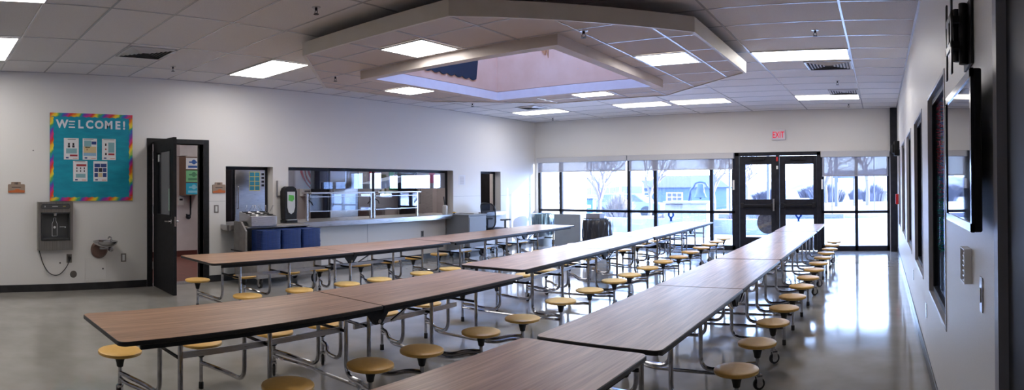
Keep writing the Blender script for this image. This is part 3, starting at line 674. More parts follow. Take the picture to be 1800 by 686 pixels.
# white range hood slab reflecting in the glass
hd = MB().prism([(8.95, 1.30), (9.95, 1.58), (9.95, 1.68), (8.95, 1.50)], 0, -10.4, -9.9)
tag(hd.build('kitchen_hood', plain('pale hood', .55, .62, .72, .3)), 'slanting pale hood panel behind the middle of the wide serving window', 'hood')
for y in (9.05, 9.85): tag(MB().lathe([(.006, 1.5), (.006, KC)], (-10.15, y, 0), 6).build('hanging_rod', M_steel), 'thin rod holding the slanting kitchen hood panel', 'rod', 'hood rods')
# shelf unit at kitchen back, far
o = thing('kitchen_shelf', 'dark low work table against the kitchen back wall', 'work table', (-11.15, 10.2, 0))
MB().box(-.30, .30, -.55, .55, .86, .90).build('top', M_steel, o)
for x in (-.26, .26):
    for y in (-.5, .5): MB().lathe([(.02, 0), (.02, .86)], (x, y, 0), 8).build('leg', M_steel, o)
MB().box(-.28, .28, -.53, .53, .28, .30).build('lower_shelf', M_steel, o)
# room behind the far small opening
tag(MB().box(-9.2, -9.0, 11.5, 12.0, 0, 1.95).build('tall_locker', M_frame, bevel=.01), 'dark tall locker behind the farthest small opening', 'locker')
# things behind the door: brochure rack, thermostat, hook
o = thing('brochure_rack', 'brown wall rack with white, green and blue papers seen through the doorway', 'brochure rack', (KX+.001, 5.26, 1.27))
m_br = plain('brown rack', .16, .09, .06, .5)
r_ = MB(); r_.box(0, .30, -.19, -.17, 0, .79); r_.box(0, .30, .19, .21, 0, .79); r_.box(0, .02, -.17, .19, 0, .79)
for z in (0, .26, .52, .77): r_.box(0, .30, -.17, .19, z, z+.015)
r_.build('body', m_br, o)
for z, m_, mk in ((.53, M_paper, m_blue), (.275, plain('green paper', .20, .55, .28), plain('green ink', .08, .25, .14)), (.02, plain('cyan paper', .02, .40, .62), plain('light cyan', .25, .6, .75))):
    p = MB().m(m_).box(.285, .292, -.165, .185, z, z+.235); p.m(mk).box(.292, .293, -.10, .13, z+.13, z+.16); p.lathe([(.05, .292), (.05, .2935)], (0, .01, z+.15), 14, axis=0); p.box(.292, .293, -.12, .15, z+.03, z+.075); p.build('paper', None, o)
o = thing('wall_thermostat', 'small white keypad on the pinkish wall seen through the doorway', 'keypad', (KX+.001, 5.10, 1.06))
MB().box(0, .03, -.06, .06, 0, .17).build('body', M_white, o, bevel=.004); MB().box(.03, .032, -.035, .035, .10, .14).build('screen', M_frame, o)
t = MB(); t.tube(fillet([(KX+.06, 5.30, 1.265), (KX+.06, 5.30, .85), (KX+.12, 5.22, .80), (KX+.12, 5.18, .88)], .05), .018, 8); t.lathe([(.05, -.02), (.05, .02)], (KX+.08, 5.24, .82), 14, axis=0)
tag(t.build('wall_pipe', M_frame), 'dark drain pipe with a round trap under the brochure rack', 'pipe')
tag(MB().box(KX, KX+.16, 5.02, 5.2, 2.08, KC).build('wall_duct', M_kwall), 'pale square duct rising above the brochure rack', 'duct')
tag(MB().m(M_frame).prism([(5.66, .95), (5.66, .91), (5.82, .60), (5.86, .60), (5.86, .95)], 0, KX+.002, KX+.25).build('shelf_bracket', None), 'dark triangular shelf bracket at the right of the doorway view', 'bracket')

# ------------------------------------------------------------------ door 1 (open)
f = MB(); f.box(XL-.19, XL+.02, 3.115, 3.20, 0, 2.15); f.box(XL-.19, XL+.02, 4.02, 4.115, 0, 2.15); f.box(XL-.19, XL+.02, 3.20, 4.02, 2.08, 2.15)
f.box(XL-.13, XL-.10, 3.20, 3.215, 0, 2.08); f.box(XL-.13, XL-.10, 4.005, 4.02, 0, 2.08)
d1 = f.build('door_1', M_black, bevel=.003); d1['kind'] = 'structure'
LA = Vector((-8.19, 3.225, 0)); LB = Vector((-7.335, 3.175, 0)); dv = (LB-LA).normalized(); LL = (LB-LA).length
ML = Matrix.Translation(LA) @ Matrix(((dv.x, -dv.y, 0), (dv.y, dv.x, 0), (0, 0, 1))).to_4x4()
lf = MB(); t = .022
for a, b, c, d in ((0, .14, .012, 2.10), (LL-.14, LL, .012, 2.10), (.14, LL-.14, .012, 1.06), (.14, LL-.14, 1.93, 2.10)): lf.box(a, b, -t, t, c, d, ML)
leaf = lf.build('door_leaf', M_black, d1)
MB().box(.14, LL-.14, -.004, .004, 1.06, 1.93, ML).build('glass_panel', glass('door glass', (.55, .58, .6), .18), leaf)
bd = MB()
for a, b, c, d in ((.12, .14, 1.04, 1.95), (LL-.14, LL-.12, 1.04, 1.95), (.14, LL-.14, 1.04, 1.06), (.14, LL-.14, 1.93, 1.95)): bd.box(a, b, -t-.006, t+.006, c, d, ML)
bd.build('glass_bead', M_black, leaf)
MB().box(LL-.24, LL-.15, -.008, -.006, 1.12, 1.42, ML).build('notice', plain('pale green notice', .35, .5, .42), leaf)
MB().box(.17, .23, -.008, -.006, 1.80, 1.90, ML).build('notice', M_paper, leaf)
for s in (-1, 1):
    h = MB(); h.lathe([(.028, 0), (.028, .012), (.014, .015), (.014, .05)], (0, 0, 0), 14, axis=1)
    h.v = [(x, y*s, z) for x, y, z in h.v]; h.tube([(0, s*.045, 0), (-.13, s*.05, -.004)], .010, 8); Mh = ML @ Matrix.Translation((LL-.065, s*t, .985)); h.v = [tuple(Mh @ Vector(v)) for v in h.v]
    h.build('door_handle', M_chrome, leaf)
MB().box(LL, LL+.003, -.012, .012, .92, 1.05, ML).build('latch_plate', M_chrome, leaf)
for z in (.25, 1.05, 1.85): MB().lathe([(.012, z), (.012, z+.11)], (LA.x-.012, LA.y-.02, 0), 10).build('hinge', M_steel, d1)
tag(MB().box(XL-.19, XL+.02, 3.205, 4.015, 0.001, .012).build('threshold', M_steel), 'thin metal threshold strip in the open doorway', 'threshold')

# ------------------------------------------------------------------ left wall fittings
def room_sign(y0, y1, z0, z1, num, lab):
    o = MB(); w_ = y1-y0; h = z1-z0; zt = z0+h*.80
    P = [(y0+.01, z0), (y1-.01, z0), (y1, z0+.012), (y1, zt-.01), (y1-.012, zt), (y1-w_*.24, zt), (y1-w_*.25, z1), (y0+w_*.20, z1), (y0+w_*.18, zt), (y0+.012, zt), (y0, zt-.01), (y0, z0+.012)]
    o.m(plain('sandstone sign', .30, .22, .17, .6)).prism(P, 0, XL+.001, XL+.012)
    o.m(plain('orange mesa', .50, .13, .035, .6)).prism([(y0+.005, z0+.004), (y1-.005, z0+.004), (y1-.005, z0+h*.22), (y0+w_*.7, z0+h*.27), (y0+w_*.66, z0+h*.36), (y0+w_*.45, z0+h*.36), (y0+w_*.40, z0+h*.26), (y0+.005, z0+h*.18)], 0, XL+.012, XL+.0135)
    o.m(M_frame); add_text(o, num, h*.26, .0006, M_LW, Vector((XL+.0128, (y0+y1)/2-w_*.02, z0+h*.78)), bold=.001)
    o.box(XL+.012, XL+.013, y0+w_*.22, y0+w_*.76, z0+h*.50, z0+h*.545)
    return tag(o.build('room_sign', None), lab, 'room sign')
room_sign(1.10, 1.335, 1.36, 1.51, '185', 'tan room sign 185 with an orange base, at the far left of the wall')
room_sign(4.175, 4.40, 1.345, 1.51, '181', 'tan room sign 181 with an orange base, right of the open door')
# bulletin board
bb = thing('bulletin_board', 'turquoise WELCOME bulletin board with a rainbow border on the left wall', 'bulletin board', (XL+.001, 2.285, 1.86))
BY, BZ = .602, .612
MB().box(0, .018, -BY, BY, -BZ, BZ).build('backing', noise_col(plain('turquoise paper', .0, .28, .40, .7), (.0, .235, .345), (.0, .30, .42), (1, 2, 9), 2), bb)
def rainbow():
    m = mat('rainbow border', (1, 0, 0), .5); n, l, b = nodes(m)
    tc = n.new('ShaderNodeTexCoord'); mp = n.new('ShaderNodeMapping'); mp.inputs['Rotation'].default_value = (math.radians(38), 0, 0)
    wv = n.new('ShaderNodeTexWave'); wv.bands_direction = 'Y'; wv.wave_profile = 'SAW'; wv.inputs['Scale'].default_value = 1.35; wv.inputs['Distortion'].default_value = 1.6; wv.inputs['Detail'].default_value = 4; wv.inputs['Detail Scale'].default_value = 6
    cr = n.new('ShaderNodeValToRGB'); el = cr.color_ramp.elements
    cols = [(0, (.02, .12, .5)), (.14, (.25, .03, .35)), (.28, (.60, .04, .22)), (.42, (.65, .03, .02)), (.52, (.75, .16, .01)), (.62, (.85, .5, .02)), (.74, (.80, .70, .05)), (.86, (.05, .38, .12)), (1, (.0, .20, .5))]
    el[0].position, el[0].color = 0, (*cols[0][1], 1); el[1].position, el[1].color = 1, (*cols[-1][1], 1)
    for p, c in cols[1:-1]: e = el.new(p); e.color = (*c, 1)
    l.new(tc.outputs['Object'], mp.inputs['Vector']); l.new(mp.outputs['Vector'], wv.inputs['Vector']); l.new(wv.outputs['Fac'], cr.inputs['Fac']); l.new(cr.outputs['Color'], b.inputs['Base Color']); return m
m_rb = rainbow(); t = .055
def scal(u0, u1, v, sgn, horiz):
    P = []; n_ = 28
    for i in range(n_+1):
        u = u0+(u1-u0)*i/n_; P.append((u, v+sgn*(t-.010*abs(math.sin(PI*i/2)))) if horiz else (v+sgn*(t-.010*abs(math.sin(PI*i/2))), u))
    e = [(u1, v), (u0, v)] if horiz else [(v, u1), (v, u0)]
    return P+e
for a in ((-BY, BY, BZ, -1, True), (-BY, BY, -BZ, 1, True), (-BZ+t, BZ-t, -BY, 1, False), (-BZ+t, BZ-t, BY, -1, False)):
    MB().prism(scal(*a), 0, .0182, .0212).build('border_strip', m_rb, bb)
lx = [('W', -.43), ('L', -.165), ('C', -.035), ('O', .105), ('M', .245), ('E', .38), ('!', .475)]
for ch, y in lx:
    m = MB(); add_text(m, ch, .155, .001, M_LW, Vector((.0195, y, BZ-.205)), bold=.006); m.build('letter', M_paper, bb)
m = MB(); m.box(.0185, .0205, -.335, -.245, BZ-.125, BZ-.108); m.box(.0185, .0205, -.335, -.255, BZ-.162, BZ-.150); m.box(.0185, .0205, -.335, -.245, BZ-.205, BZ-.188); m.build('letter', M_paper, bb)
# flyers
m_bk = plain('ink black', .02, .02, .03); m_tl = plain('pale teal ink', .22, .42, .48); m_rd = plain('dark red ink', .35, .03, .04); m_nv = plain('navy ink', .02, .05, .20); m_or = plain('orange red ink', .6, .12, .03); m_bg = plain('sand ink', .62, .50, .28); m_sk = plain('sky ink', .25, .45, .65)
foot_ = [(m_nv, .13, .32, .05, .11), (m_or, .60, .92, .05, .075)]
FLY = [(-.405, -.193, 'white flyer with two masked faces, upper left on the turquoise board',
        [(m_bk, .25, .8, .93, .955), (m_bk, .26, .42, .56, .66), (m_bk, .28, .40, .67, .78), (m_bk, .56, .72, .56, .66), (m_bk, .58, .70, .67, .78), (m_tl, .15, .88, .28, .52), (m_rd, .40, .92, .15, .23)]),
       (-.135, .073, 'colourful beach picture flyer, upper middle on the turquoise board',
        [(m_bk, .08, .75, .95, .97), (m_tl, .1, .6, .62, .9), (m_nv, .62, .95, .72, .86), (m_bg, .06, .94, .32, .62), (m_bk, .18, .5, .56, .61), (m_sk, .06, .94, .18, .32), (m_rd, .28, .33, .44, .52)]),
       (.147, .351, 'white flyer with a tall teal column, upper right on the turquoise board',
        [(m_bk, .1, .9, .95, .97), (m_tl, .45, .9, .35, .83), (m_bk, .22, .32, .66, .78), (m_rd, .22, .32, .47, .54), (m_bk, .22, .34, .22, .33), (m_rd, .45, .9, .22, .31)])]
FL2 = [(-.272, -.066, 'white flyer with six small figures, lower left on the turquoise board',
        [(m_bk, .1, .85, .955, .975), (m_rd, .22, .92, .74, .84)]+[(m_bk, .22+.26*i, .29+.26*i, .60-.14*j, .69-.14*j) for i in range(3) for j in range(2)]+[(m_tl, .18, .86, .18, .37)]),
       (.020, .225, 'white flyer with a grid of dark blue pictures, lower right on the turquoise board',
        [(m_nv, .08, .48, .70, .88), (m_nv, .52, .94, .70, .88), (m_nv, .08, .34, .46, .66), (m_bk, .38, .64, .46, .66), (m_nv, .68, .94, .46, .66), (m_bg, .36, .64, .22, .42), (m_nv, .08, .32, .22, .42), (m_nv, .68, .94, .22, .42)])]
for y0, y1, lab, mk in FLY: sheet(XL+.0205, 2.285+y0, 2.285+y1, 1.86-.065+.03, 1.86+.262, M_paper, mk+foot_, lab, 'flyer', 'flyer', .001)
for y0, y1, lab, mk in FL2: sheet(XL+.0205, 2.285+y0, 2.285+y1, 1.86-.340, 1.86-.055, M_paper, mk+foot_, lab, 'flyer', 'flyer', .001)
# bottle filler
bf = thing('bottle_filler', 'grey steel bottle filling station on the left wall under the bulletin board', 'bottle filler', (XL+.001, 1.747, .575))
m_dk = plain('dark grey plastic', .055, .057, .06, .35)
b = MB(); b.box(0, .10, -.242, .242, 0, .13); b.box(0, .10, -.242, -.205, .13, .66); b.box(0, .10, .205, .242, .13, .66); b.box(0, .10, -.205, .205, .52, .66); b.box(0, .02, -.205, .205, .13, .52)
b.build('housing', noise_col(mat('filler stainless', (.26, .25, .24), .35, .9), (.26, .25, .235), (.36, .345, .33), (60, 60, 2), 1), bf)
a = MB(); a.prism(round_rect(-.20, .20, .135, .52, (.03, .03, .03, .03)), 0, .022, .028); a.box(.028, .11, -.20, -.19, .15, .50); a.box(.028, .11, .19, .20, .15, .50); a.box(.028, .11, -.19, .19, .135, .15); a.box(.028, .11, -.19, .19, .505, .52); a.box(.028, .125, -.18, .18, .150, .165)
a.build('alcove', m_dk, bf)
p = MB(); p.prism(round_rect(-.205, .205, .565, .635, (.03, .03, .03, .03)), 0, .1005, .106); p.build('control_panel', m_dk, bf)
MB().box(.106, .107, -.155, -.145, .59, .61).build('indicator', M_paper, bf); MB().box(.106, .107, -.05, .03, .597, .604).build('indicator', M_paper, bf); MB().box(.106, .107, .10, .14, .598, .604).build('indicator', m_yel, bf)
MB().lathe([(.022, .47), (.026, .50), (.026, .515)], (.06, 0, 0), 12).build('spout', M_steel, bf)
o2 = [(-.035, .19), (-.035, .36), (-.018, .40), (-.018, .44), (.018, .44), (.018, .40), (.035, .36), (.035, .19), (-.035, .19)]
b = MB(); b.tube([(.031, y, z) for y, z in o2], .0028, 6); b.lathe([(.017, .029), (.017, .032)], (0, 0, .31), 16, axis=0); b.tube([(.031, .07, .315), (.031, .14, .315)], .003, 5); b.lathe([(.01, .029), (.01, .033)], (0, .15, .31), 10, axis=0)
b.build('bottle_mark', M_paper, bf)
cord = [(XL+.03, 1.53, .575), (XL+.035, 1.55, .50), (XL+.03, 1.59, .38), (XL+.03, 1.66, .27), (XL+.03, 1.74, .225), (XL+.03, 1.82, .235), (XL+.03, 1.90, .31), (XL+.03, 1.95, .40), (XL+.035, 1.962, .455)]
sm_ = []
for i in range(len(cord)-1):
    p0, p1, p2, p3 = (Vector(cord[max(0, i-1)]), Vector(cord[i]), Vector(cord[i+1]), Vector(cord[min(len(cord)-1, i+2)]))
    for j in range(5):
        t = j/5; sm_.append(.5*((2*p1)+(-p0+p2)*t+(2*p0-5*p1+4*p2-p3)*t*t+(-p0+3*p1-3*p2+p3)*t**3))
sm_.append(Vector(cord[-1]))
c = MB().tube(sm_, .006, 7); c.box(XL+.012, XL+.045, 1.945, 1.98, .435, .47)
tag(c.build('power_cord', M_rubber), 'black power cord drooping from the bottle filler to the wall outlet', 'cord')
def outlet(y, z, lab, kind='outlet', ins=True):
    o = thing('wall_'+kind, lab, kind, (XL+.001, y, z)); MB().box(0, .006, -.038, .038, -.06, .06).build('plate', noise_col(mat('outlet steel', (.22, .20, .18), .4, .7), (.2, .18, .165), (.26, .24, .22), (1, 1, 1), 5), o, bevel=.001)
    if ins: MB().box(.006, .009, -.018, .018, -.042, .042).build('insert', M_white if kind != 'outlet' else m_dk, o)
    return o
outlet(1.96, .447, 'brown steel outlet with the black plug in it beside the bottle filler')
outlet(2.757, .433, 'steel plate with a white insert right of the drinking fountain', 'switch_plate')
outlet(4.243, 1.105, 'steel key switch plate right of the open black door', 'key_switch')
outlet(8.735, .50, 'small outlet under the serving ledge beside the grey cabinet')
def access(y0, y1, z0, z1, lab):
    o = thing('access_panel', lab, 'access panel', (XL+.001, (y0+y1)/2, (z0+z1)/2), 0, 'wall access panels'); a, b = (y1-y0)/2, (z1-z0)/2
    m = MB(); t = .02; m.box(0, .004, -a, a, -b, -b+t); m.box(0, .004, -a, a, b-t, b); m.box(0, .004, -a, -a+t, -b+t, b-t); m.box(0, .004, a-t, a, -b+t, b-t); m.build('frame', M_wall, o)
    MB().box(0, .003, -a+t+.004, a-t-.004, -b+t+.004, b-t-.004).build('door', M_wall, o, bevel=.001); MB().lathe([(.012, .003), (.012, .007)], (0, a-t-.05, 0), 12, axis=0).build('lock', m_dk, o)
access(1.60, 1.90, .215, .56, 'flush wall access panel below the bottle filler behind the cord')
access(2.175, 2.52, .125, .45, 'flush wall access panel below the drinking fountain')
tag(MB().lathe([(.001, .006), (.045, .006), (.05, 0)], (XL+.001, 2.022, .225), 24, axis=0, cap=False).build('round_cover_plate', plain('cover grey', .16, .15, .14, .45, .5)), 'round grey cover plate low on the wall between the two access panels', 'cover plate')  # a plain cover plate, not a vent
tag(MB().lathe([(.001, .005), (.008, .004), (.009, 0)], (XL+.001, 1.452, 1.945), 10, axis=0, cap=False).build('wall_screw', m_dk), 'tiny dark screw in the wall left of the bulletin board', 'screw')
# drinking fountain
df = thing('drinking_fountain', 'stainless steel drinking fountain on the left wall right of the bottle filler', 'drinking fountain', (XL+.001, 2.43, .655))
b = MB(); prof = [(.05, -.05), (.10, -.035), (.155, 0), (.17, .03), (.172, .04), (.16, .042), (.14, .02), (.05, .0), (.001, -.004)]
b.lathe(prof, (0, 0, 0), 28, cap=False); b.v = [(.02+max(0, x*1.12+.17), y, z) for x, y, z in b.v]; b.build('basin', M_chrome, df)
MB().lathe([(.001, .0), (.12, 0), (.125, .03), (.10, .06), (.001, .065)], (.0, -.04, -.09), 24, axis=0, cap=False).build('back_plate', plain('bronze plate', .20, .13, .11, .35, .6), df)
MB().box(.0, .11, -.05, .06, -.085, -.03).build('bracket', M_steel, df, bevel=.008)
MB().lathe([(.001, .06), (.028, .058), (.036, .03), (.036, 0)], (.17, .08, -.075), 16, axis=0, cap=False).build('push_button', M_chrome, df)
b = MB(); b.tube(fillet([(.14, .10, .02), (.14, .10, .085), (.16, .06, .095), (.165, .045, .07)], .02), .009, 8); b.lathe([(.02, .03), (.016, .055)], (.14, .10, 0), 12); b.build('bubbler', M_chrome, df)
# soap dispenser, paper notice
sd = thing('soap_dispenser', 'white wall soap dispenser between the two serving windows', 'soap dispenser', (XL+.001, 5.43, 1.29))
MB().box(0, .04, -.085, .085, -.0, .26).build('body', M_white, sd, bevel=.015); MB().box(.0, .042, -.10, -.083, .0, .25).build('side_panel', plain('dispenser grey', .30, .30, .33), sd, bevel=.005)
sheet(XL+.0005, 9.86, 10.09, 1.46, 1.68, M_paper, [(plain('grey ink', .35, .35, .4), .2, .8, .12+.11*i, .15+.11*i) for i in range(7)], 'white paper notice taped to the wall right of the wide serving window', 'notice', 'hanging_notice', .002)

# ------------------------------------------------------------------ tray and cutlery cart
ct_ = thing('cutlery_cart', 'grey wheeled serving cart holding blue trays in front of the small serving window', 'serving cart', (-7.62, 4.97, 0))
m_cart = noise_col(plain('grey laminate', .28, .27, .26, .5), (.26, .25, .245), (.32, .31, .30), (3, 3, 3), 3)
b = MB(); b.box(-.33, .33, -.57, .57, .14, .46); b.build('body', m_cart, ct_, bevel=.01)
MB().prism([(-.33, .46), (.02, .46), (.02, .80), (-.12, .93), (-.33, .93)], 1, -.575, -.545).build('side_panel', m_cart, ct_)
MB().box(-.33, -.30, -.545, .57, .46, .86).build('back_panel', m_cart, ct_); MB().box(-.30, .02, -.545, .57, .835, .86).build('top', m_cart, ct_, bevel=.004)
MB().box(-.30, -.02, .545, .57, .46, .835).build('side_panel', m_cart, ct_)
bi = MB().prism([(-.30, .86), (.06, .86), (.06, 1.01), (-.30, 1.07)], 1, -.50, -.06).build('cutlery_bin', M_steel, ct_, bevel=.008)
for i in range(3):
    for j in range(3):
        y = -.43+.15*i; x = -.24+.11*j; z = 1.055-.0167*j*1.0
        MB().lathe([(.045, z), (.05, z+.014), (.044, z+.014), (.04, z-.0)], (x, y, 0), 14, cap=False).build('cylinder_rim', M_rubber, bi)
rail = MB().tube(fillet([(-.36, -.60, .50), (.10, -.60, .50), (.10, -.56, .50)], .03), .010, 7); rail.build('side_handle', M_frame, ct_)
for x in (-.26, .26):
    for y in (-.48, .48):
        c = MB(); c.m(M_rubber).lathe([(.045, -.016), (.060, -.014), (.062, 0), (.060, .014), (.045, .016)], (x, y, .062), 20, axis=1); c.m(M_chrome).lathe([(.005, -.018), (.044, -.018), (.044, .018), (.005, .018)], (x, y, .062), 16, axis=1)
        c.box(x-.02, x+.03, y-.028, y-.020, .06, .14); c.box(x-.02, x+.03, y+.020, y+.028, .06, .14); c.build('caster', None, ct_)
# cutlery standing in the bin
for i in range(9):
    a = (i*2.4) % 6.28; y = 4.97-.43+.15*(i % 3); x = -7.62-.24+.11*(i//3); z = 1.075
    k = MB(); tip = (x+.05*math.cos(a), y+.06*math.sin(a), z+.085); k.tube([(x, y, z), tip], .0035, 5); k.lathe([(.001, -.012), (.010, 0), (.001, .012)], tip, 8, cap=False)
    tag(k.build('spoon', M_chrome), 'steel spoon sticking up from the black cutlery holders on the grey cart', 'spoon', 'cutlery in the cart bin')
# trays: three stacks
m_tray = noise_col(plain('blue melamine', .012, .04, .19, .4), (.012, .035, .15), (.02, .055, .24), (1, 1, 1), 20)
tm_ = MB(); tm_.prism(round_rect(-.15, .15, -.165, .165, (.03,)*4), 2, 0, .004)
o_, i_ = round_rect(-.15, .15, -.165, .165, (.03,)*4), round_rect(-.138, .138, -.153, .153, (.025,)*4); n_ = len(o_)
tm_.add([(x, y, .004) for x, y in o_]+[(x, y, .004) for x, y in i_]+[(x*1.0, y*1.0, .0135) for x, y in o_]+[(x, y, .0125) for x, y in i_],
        [(k, (k+1) % n_, 2*n_+(k+1) % n_, 2*n_+k) for k in range(n_)]+[(n_+(k+1) % n_, n_+k, 3*n_+k, 3*n_+(k+1) % n_) for k in range(n_)]+[(2*n_+k, 2*n_+(k+1) % n_, 3*n_+(k+1) % n_, 3*n_+k) for k in range(n_)])
tm_.ms = [m_tray]; tm_.mi = [0]*len(tm_.f); TRAY = tm_.mesh('meal_tray')
for y, lab in ((4.66, 'blue meal tray in the leftmost stack on the grey serving cart'), (5.02, 'blue meal tray in the middle stack on the grey serving cart'), (5.38, 'blue meal tray in the rightmost stack on the grey serving cart')):
    for k in range(24):
        o = link('meal_tray', TRAY, loc=(-7.46+random.uniform(-.003, .003), y+random.uniform(-.003, .003), .4605+k*.0148)); tag(o, lab, 'tray', lab.replace('blue meal tray in the ', 'trays of the '))
# tall napkin dispenser
nd = thing('napkin_dispenser', 'tall black napkin dispenser with a clear front beside the cutlery cart', 'napkin dispenser', (-8.115, 5.505, .861))
MB().prism(round_rect(-.09, .09, -.12, .12, (.03,)*4), 2, .0, .045).build('base', M_black, nd)
MB().prism([(-.115, .05), (.115, .05), (.125, .30), (.125, .50), (.10, .56), (.05, .585), (-.05, .585), (-.10, .56), (-.125, .50), (-.125, .30)], 0, -.07, .06).build('body', M_black, nd, bevel=.01)
fr_ = MB().m(plain('frosted window', .55, .58, .60, .2)).prism([(-.05, .17), (0, .14), (.05, .17), (.075, .25), (.075, .50), (-.075, .50), (-.075, .25)], 0, .061, .068); fr_.m(plain('leaf green print', .10, .45, .08)).prism([(-.055, .36), (.02, .34), (.06, .38), (.05, .44), (-.05, .45)], 0, .068, .069)
fr_.build('front_window', None, nd); MB().box(-.02, .10, -.09, .09, .045, .052).build('napkins', M_paper, nd)
# white bottle with dark nozzle
o = thing('squeeze_bottle', 'white bottle with a dark nozzle at the right end of the serving ledge', 'bottle', (-8.12, 9.30, .866))
MB().lathe([(.001, 0), (.05, 0), (.052, .01), (.052, .17), (.03, .19), (.001, .19)], n=20, cap=False).build('bottle_body', M_white, o)
MB().tube([(0, 0, .185), (0, -.01, .24), (.0, -.035, .36)], .012, 8).build('nozzle', m_dk, o)

# ------------------------------------------------------------------ grey cabinet, chair, bins
gc = thing('mobile_cabinet', 'grey wheeled cashier cabinet at the end of the serving ledge', 'cabinet', (-7.89, 9.71, 0))
m_g = noise_col(plain('grey speckled laminate', .17, .175, .19, .5), (.20, .22, .25), (.28, .30, .34), (1, 1, 1), 200, 2)
MB().box(-.29, .29, -.29, .29, .13, .84).build('body', m_g, gc, bevel=.004); MB().box(-.305, .305, -.305, .305, .841, .865).build('top', m_g, gc, bevel=.004)
MB().box(.291, .30, -.27, .27, .16, .81).build('door', m_g, gc, bevel=.002)
for x in (-.22, .22):
    for y in (-.22, .22):
        c = MB(); c.m(M_rubber).lathe([(.045, -.016), (.058, -.014), (.060, 0), (.058, .014), (.045, .016)], (x, y, .060), 20, axis=1); c.m(M_chrome).lathe([(.005, -.018), (.042, -.018), (.042, .018), (.005, .018)], (x, y, .060), 16, axis=1)
        c.box(x-.02, x+.03, y-.028, y-.020, .06, .13); c.box(x-.02, x+.03, y+.020, y+.028, .06, .13); c.build('caster', None, gc)
fp = thing('yellow_flower', 'small yellow flower lying on the grey cashier cabinet', 'flower', (-8.06, 9.52, .866))
for k in range(9):
    a = k*2*PI/9; MB().lathe([(.001, -.008), (.022, 0), (.001, .008)], (.03*math.cos(a), .03*math.sin(a), .03), 8, cap=False).build('petal', plain('flower yellow', .85, .50, .02), fp)
MB().lathe([(.001, .0), (.02, .005), (.02, .04), (.001, .05)], n=10, cap=False).build('flower_centre', m_dk, fp)
kb = MB().box(-8.15, -7.75, 9.78, 9.94, .866, .885); tag(kb.build('keypad', M_white, bevel=.004), 'pale flat keypad on the far side of the grey cashier cabinet', 'keypad')

oc = thing('office_chair', 'dark mesh office chair on casters behind the grey cashier cabinet', 'office chair', (-7.80, 10.62, 0), math.radians(-12))
m_mesh = sheer('chair mesh', (.05, .06, .08), .8); m_ch = plain('chair black', .02, .022, .028, .5)
s_ = MB().prism(round_rect(-.24, .24, -.22, .25, (.09,)*4), 2, .47, .53); s_.build('seat', plain('seat fabric', .03, .033, .045, .85), oc, bevel=.02)
fr_ = []
for k in range(25):
    a = 2*PI*k/24; x = .22*math.copysign(abs(math.cos(a))**.55, math.cos(a)); z = .80+.27*math.copysign(abs(math.sin(a))**.55, math.sin(a)); fr_.append((x*(1+.12*(z-.8)/.27), -.24-.12*(z-.53)+.06*(abs(x)/.22)**2, z))
MB().tube(fr_, .016, 8, cap=False).build('back_frame', m_ch, oc)
g = MB(); vs_ = [(x, y-.0, z) for x, y, z in fr_[:-1]]; ctr = (0, -.27, .80); g.add([ctr]+vs_, [(0, i+1, (i+1) % 24+1) for i in range(24)]); g.build('backrest', m_mesh, oc)
MB().tube(fillet([(0, -.05, .46), (0, -.24, .45), (0, -.28, .60)], .06), .022, 8).build('back_bar', m_ch, oc)
for s in (-1, 1):
    MB().tube(fillet([(s*.20, 0, .47), (s*.29, 0, .46), (s*.29, 0, .70)], .04), .020, 8).build('arm_post', m_ch, oc)
    MB().prism(round_rect(s*.29-.045, s*.29+.045, -.12, .14, (.03,)*4), 2, .70, .73).build('armrest', m_ch, oc, bevel=.008)
MB().lathe([(.03, .10), (.03, .28), (.022, .28), (.022, .47)], n=14).build('gas_post', M_chrome, oc)
for k in range(5):
    a = k*2*PI/5+.3; d = Vector((math.cos(a), math.sin(a), 0))
    lg = MB().tube([d*.02+Vector((0, 0, .13)), d*.28+Vector((0, 0, .085))], .02, 8, rr=[.026, .016]).build('base_leg', m_ch, oc)
    MB().lathe([(.001, -.018), (.028, -.016), (.032, 0), (.028, .016), (.001, .018)], (d.x*.29, d.y*.29, .034), 14, axis=1, cap=False).build('caster', M_rubber, lg)

def trash(x, y, r, h, lab, mc, ml):
    o = thing('trash_can', lab, 'trash can', (x, y, 0), 0, 'lined trash cans')
    MB().lathe([(.001, 0), (r*.78, 0), (r*.80, .01), (r*.93, h*.96), (r*.98, h*.965), (r*.98, h), (r*.90, h), (r*.86, h*.9), (r*.7, .03), (.001, .03)], n=32, cap=False).build('bin', mc, o)
    # crumpled liner folded over the rim
    l_ = MB(); n = 72; rnd = random.Random(int(x*100)); ph = [rnd.uniform(0, 6.28) for _ in range(6)]
    rows = [(.82, h*.80), (.92, h+.004), (1.0, h+.018), (1.04, h-.01), (1.06, h*.86), (1.05, h*.70), (1.03, h*.54), (1.02, h*.42)]
    vs = []; 
    for j, (f_, z) in enumerate(rows):
        for k in range(n):
            a = 2*PI*k/n; w_ = .008+.013*max(0, j-2)/3
            q = math.sin(a*17+ph[0]+j*.5)*.6+math.sin(a*29+ph[1]-j*.8)*.5+math.sin(a*7+ph[2])*.4
            zz = z+(.05*math.sin(a*3+ph[3])+.025*math.sin(a*11+ph[4]) if j == len(rows)-1 else 0)
            vs.append(((r*f_+w_*q)*math.cos(a), (r*f_+w_*q)*math.sin(a), zz))
    l_.add(vs, [(j*n+k, j*n+(k+1) % n, (j+1)*n+(k+1) % n, (j+1)*n+k) for j in range(len(rows)-1) for k in range(n)])
    l_.build('liner', ml, o); return o
m_lin1 = mat('translucent liner', (.10, .16, .20), .22, coat=.5); m_lin2 = mat('smoky liner', (.045, .05, .065), .2, coat=.6)
trash(-7.72, 12.42, .255, .75, 'grey trash can with a pale liner in the corner by the windows', plain('grey bin', .12, .15, .19, .5), m_lin1)
